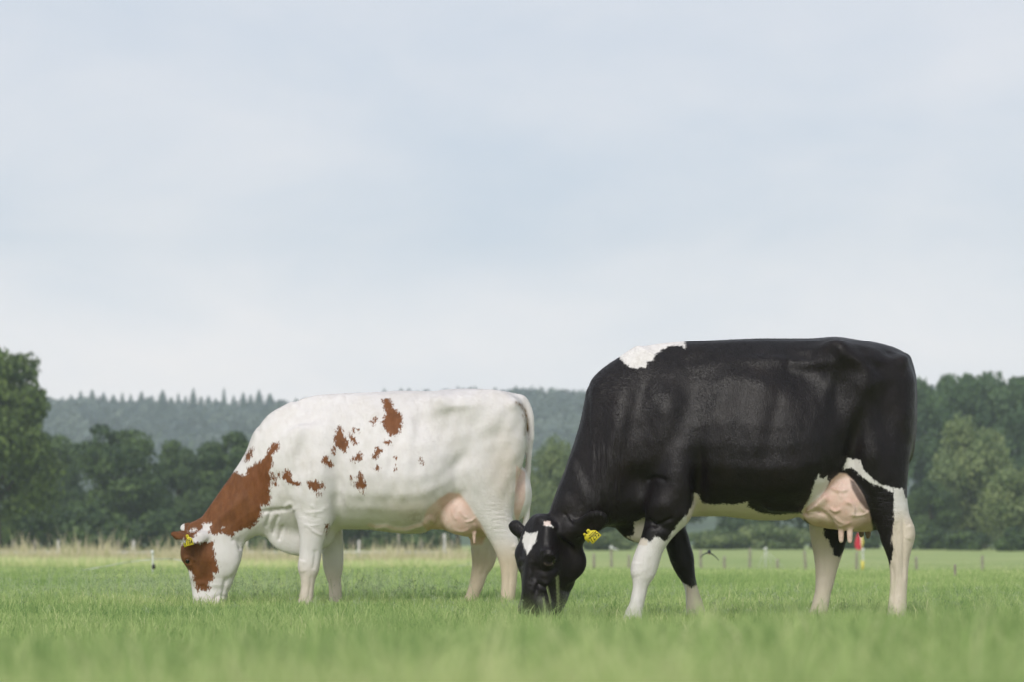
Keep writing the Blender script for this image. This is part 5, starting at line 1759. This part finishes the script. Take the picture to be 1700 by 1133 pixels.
# flowering grass panicles at left and a few ryegrass spikes in front
def panicles(n, y0, y1, keep, hmin, hmax, seed):
    r2 = np.random.default_rng(seed)
    y = r2.uniform(y0, y1, n)
    x = r2.uniform(-1, 1, n) * (0.235 * y + 1.0)
    px = 850 + x * FOC / y
    k = r2.random(n) < keep(px, y)
    x, y = x[k], y[k]
    n = len(x)
    z = ground_z(x, y)
    h = hmin + (hmax - hmin) * r2.random(n) ** 1.5
    la = r2.uniform(0, 2 * math.pi, n)
    lean = r2.uniform(0.05, 0.35, n) * h
    B = np.stack([x, y, z], 1)
    ld = np.stack([np.cos(la), np.sin(la), np.zeros(n)], 1)
    top = B + ld * lean[:, None] + np.array([0, 0, 1]) * h[:, None]
    VQ, tq = [], []
    s = np.array([[0.0011, 0, 0]])
    mid = B * 0.45 + top * 0.55 - ld * (lean * 0.18)[:, None]
    VQ.append(np.stack([B - s, B + s, mid + s, mid - s], 1))
    VQ.append(np.stack([mid - s, mid + s, top + s * 0.6, top - s * 0.6], 1))
    tone = r2.uniform(0, 1, n)
    tq += [np.full(n, 0.35), np.full(n, 0.4)]
    for w_ in range(11):
        t = r2.uniform(0.66, 1.0, n)[:, None]
        a = r2.uniform(0, 2 * math.pi, n)
        ln = (0.008 + 0.024 * (1 - (t[:, 0] - 0.66) / 0.36)) * r2.uniform(0.5, 1.2, n)
        c = mid * (1 - (t - 0.55) / 0.45) + top * ((t - 0.55) / 0.45)
        e_ = c + np.stack([np.cos(a) * ln, np.sin(a) * ln, ln * r2.uniform(0.1, 0.9, n)], 1)
        up = np.stack([np.cos(a) * 0.3, np.sin(a) * 0.3, np.ones(n)], 1) * 0.0055
        sd2 = np.stack([-np.sin(a), np.cos(a), np.zeros(n)], 1) * 0.0019
        sd2[:, 0] = np.maximum(np.abs(sd2[:, 0]), 0.0014)
        VQ.append(np.stack([e_ - up, e_ + sd2, e_ + up, e_ - sd2], 1))
        tq.append(np.clip(tone * 0.75 + r2.normal(scale=0.15, size=n), 0, 1))
        th = np.array([[0.0005, 0, 0]])
        VQ.append(np.stack([c - th, c + th, e_ + th, e_ - th], 1))
        tq.append(np.full(n, 0.35))
    V = np.concatenate(VQ).reshape(-1, 3)
    Q = np.arange(len(V)).reshape(-1, 4)
    return V, Q, np.concatenate(tq)


def left_keep(px, y):
    a = 0.30 + 0.6 * np.exp(-((px - 330) / 160)**2) + 0.45 * np.exp(-((px - 620) / 110)**2)
    return np.clip(a * (1 - smooth01((px - 760) / 120)), 0, 1)


V, Q, t_ = panicles(5200, 15.6, 20.5, left_keep, 0.08, 0.25, 51)
V1, Q1, t1_ = panicles(1500, 12.0, 20.0, lambda px, y: np.where(px > 700, 0.55, 0.15), 0.06, 0.13, 52)
o = link('flowering_grass', mesh_np('flowering_grass', np.vstack([V, V1]), np.vstack([Q, Q1 + len(V)]), attrs={'tint': ('FACE', np.concatenate([t_, t1_]))}), m_seed)
tag(o, 'feathery seed heads of flowering grass around the red and white cow', 'grass', kind='stuff')


def spike(px, base_py, top_px, top_py, d, label):
    """one ryegrass flower spike"""
    a = np.array(at(px, base_py, d))
    a[2] = float(ground_z(a[0], d)) - 0.01
    b = np.array(at(top_px, top_py, d))
    o_ = empty('ryegrass_stalk', a)
    tag(o_, label, 'grass stalk', 'single grass stalks')
    t = np.linspace(0, 1, 9)[:, None]
    P_ = (b - a) * t + np.array([0.01, 0, 0]) * np.sin(t * math.pi)
    mb = MB()
    mb.tube(P_, np.linspace(0.0007, 0.0005, 9), 5)
    link('stem', mb.mesh('stem'), m_ry, o_)
    mb = MB()
    for i in range(16):
        q_ = 0.62 + 0.38 * i / 15
        c = (b - a) * q_ + np.array([0.01, 0, 0]) * math.sin(q_ * math.pi)
        sx = 0.0035 * (1 if i % 2 else -1)
        mb.tube([c, c + np.array([sx, 0, 0.006]), c + np.array([sx * 1.2, 0, 0.014])], [0.0006, 0.0013, 0.0003], 5)
    link('seed_head', mb.mesh('seed_head'), m_ry, o_)


m_ry = simple_mat('ryegrass', (0.26, 0.31, 0.14), 0.7, 0.2, 0.2, 80)
spike(916, 1040, 908, 978, 11.9, 'slender grass stalk right in front of the muzzle of the black cow')
spike(901, 1040, 902, 996, 11.6, 'shorter grass stalk at the mouth of the black cow')
spike(918, 1050, 925, 962, 8.6, 'blurred tall grass stalk before the jaw of the black cow')

# dry tall grass round the rail fence
r2 = np.random.default_rng(77)


def drygrass(n, keep, y0, y1, h0, h1, w_, seed):
    r3 = np.random.default_rng(seed)
    y = r3.uniform(y0, y1, n)
    px = r3.uniform(-120, 900, n)
    k = r3.random(n) < keep(px)
    y, px = y[k], px[k]
    x = (px - 850) * y / FOC
    n = len(x)
    z = ground_z(x, y)
    pt = vnoise(x, y, 0.35, 5) * 0.6 + vnoise(x, y, 1.2, 6) * 0.4
    h = (h0 + (h1 - h0) * r3.random(n) ** 1.4) * (0.55 + 0.9 * pt)
    lean = r3.normal(scale=0.22, size=(n, 2)) * h[:, None]
    B = np.stack([x, y, z], 1)
    tp = B + np.stack([lean[:, 0], lean[:, 1], h], 1)
    md = B * 0.5 + tp * 0.5 + np.stack([-lean[:, 0] * .12, 0 * h, 0 * h], 1)
    s = np.stack([np.ones(n), np.zeros(n), np.zeros(n)], 1) * (w_ * r3.uniform(.6, 1.4, n))[:, None]
    V = np.stack([B - s, B + s, md + s * .8, md - s * .8, tp], 1).reshape(-1, 3)
    i = np.arange(n)[:, None] * 5
    tint = np.clip(r3.normal(0.85, 0.25, n) * (0.6 + 0.7 * pt), 0, 1)
    tlow = np.clip(tint - 0.25, 0, 1)
    return V, i + np.array([[0, 1, 2, 3]]), i + np.array([[3, 2, 4]]), tlow * 0.6 + tint * 0.4, tint


def dkeep(px):
    return np.clip(1.0 - smooth01((px - 740) / 60), 0.0, 1) * (0.75 + 0.25 * np.sin(px * 0.05))


parts_ = [drygrass(17000, dkeep, 106, 117, 0.30, 0.92, 0.020, 61), drygrass(1100, dkeep, 107, 114, 0.8, 1.6, 0.02, 62)]
o = grass_obj('dry_grass', parts_, m_dry, 'tall dry straw-coloured grass along the rail fence at left')
parts_ = [drygrass(9000, lambda px: np.clip(1.0 - smooth01((px - 790) / 60), 0, 1), 101, 107, 0.18, 0.5, 0.022, 63)]
grass_obj('rough_grass', parts_, m_grass, 'darker rough green grass in front of the rail fence at left')

# ------------------------------------------------------------------ haze
mb = MB()
mb.box((0, 590, 38.5), (1180, 1260, 81))
hz = link('haze', mb.mesh('haze'))
tag(hz, 'thin pale summer haze over the field', 'haze', kind='stuff')
m_hz = bpy.data.materials.new('haze')
m_hz.use_nodes = True
hn = m_hz.node_tree.nodes
hn.clear()
ho = hn.new('ShaderNodeOutputMaterial')
pv = hn.new('ShaderNodeVolumePrincipled')
pv.inputs['Color'].default_value = (0.80, 0.90, 1.0, 1)
pv.inputs['Density'].default_value = 0.00046
pv.inputs['Anisotropy'].default_value = 0.1
m_hz.node_tree.links.new(pv.outputs[0], ho.inputs['Volume'])
hz.data.materials.append(m_hz)
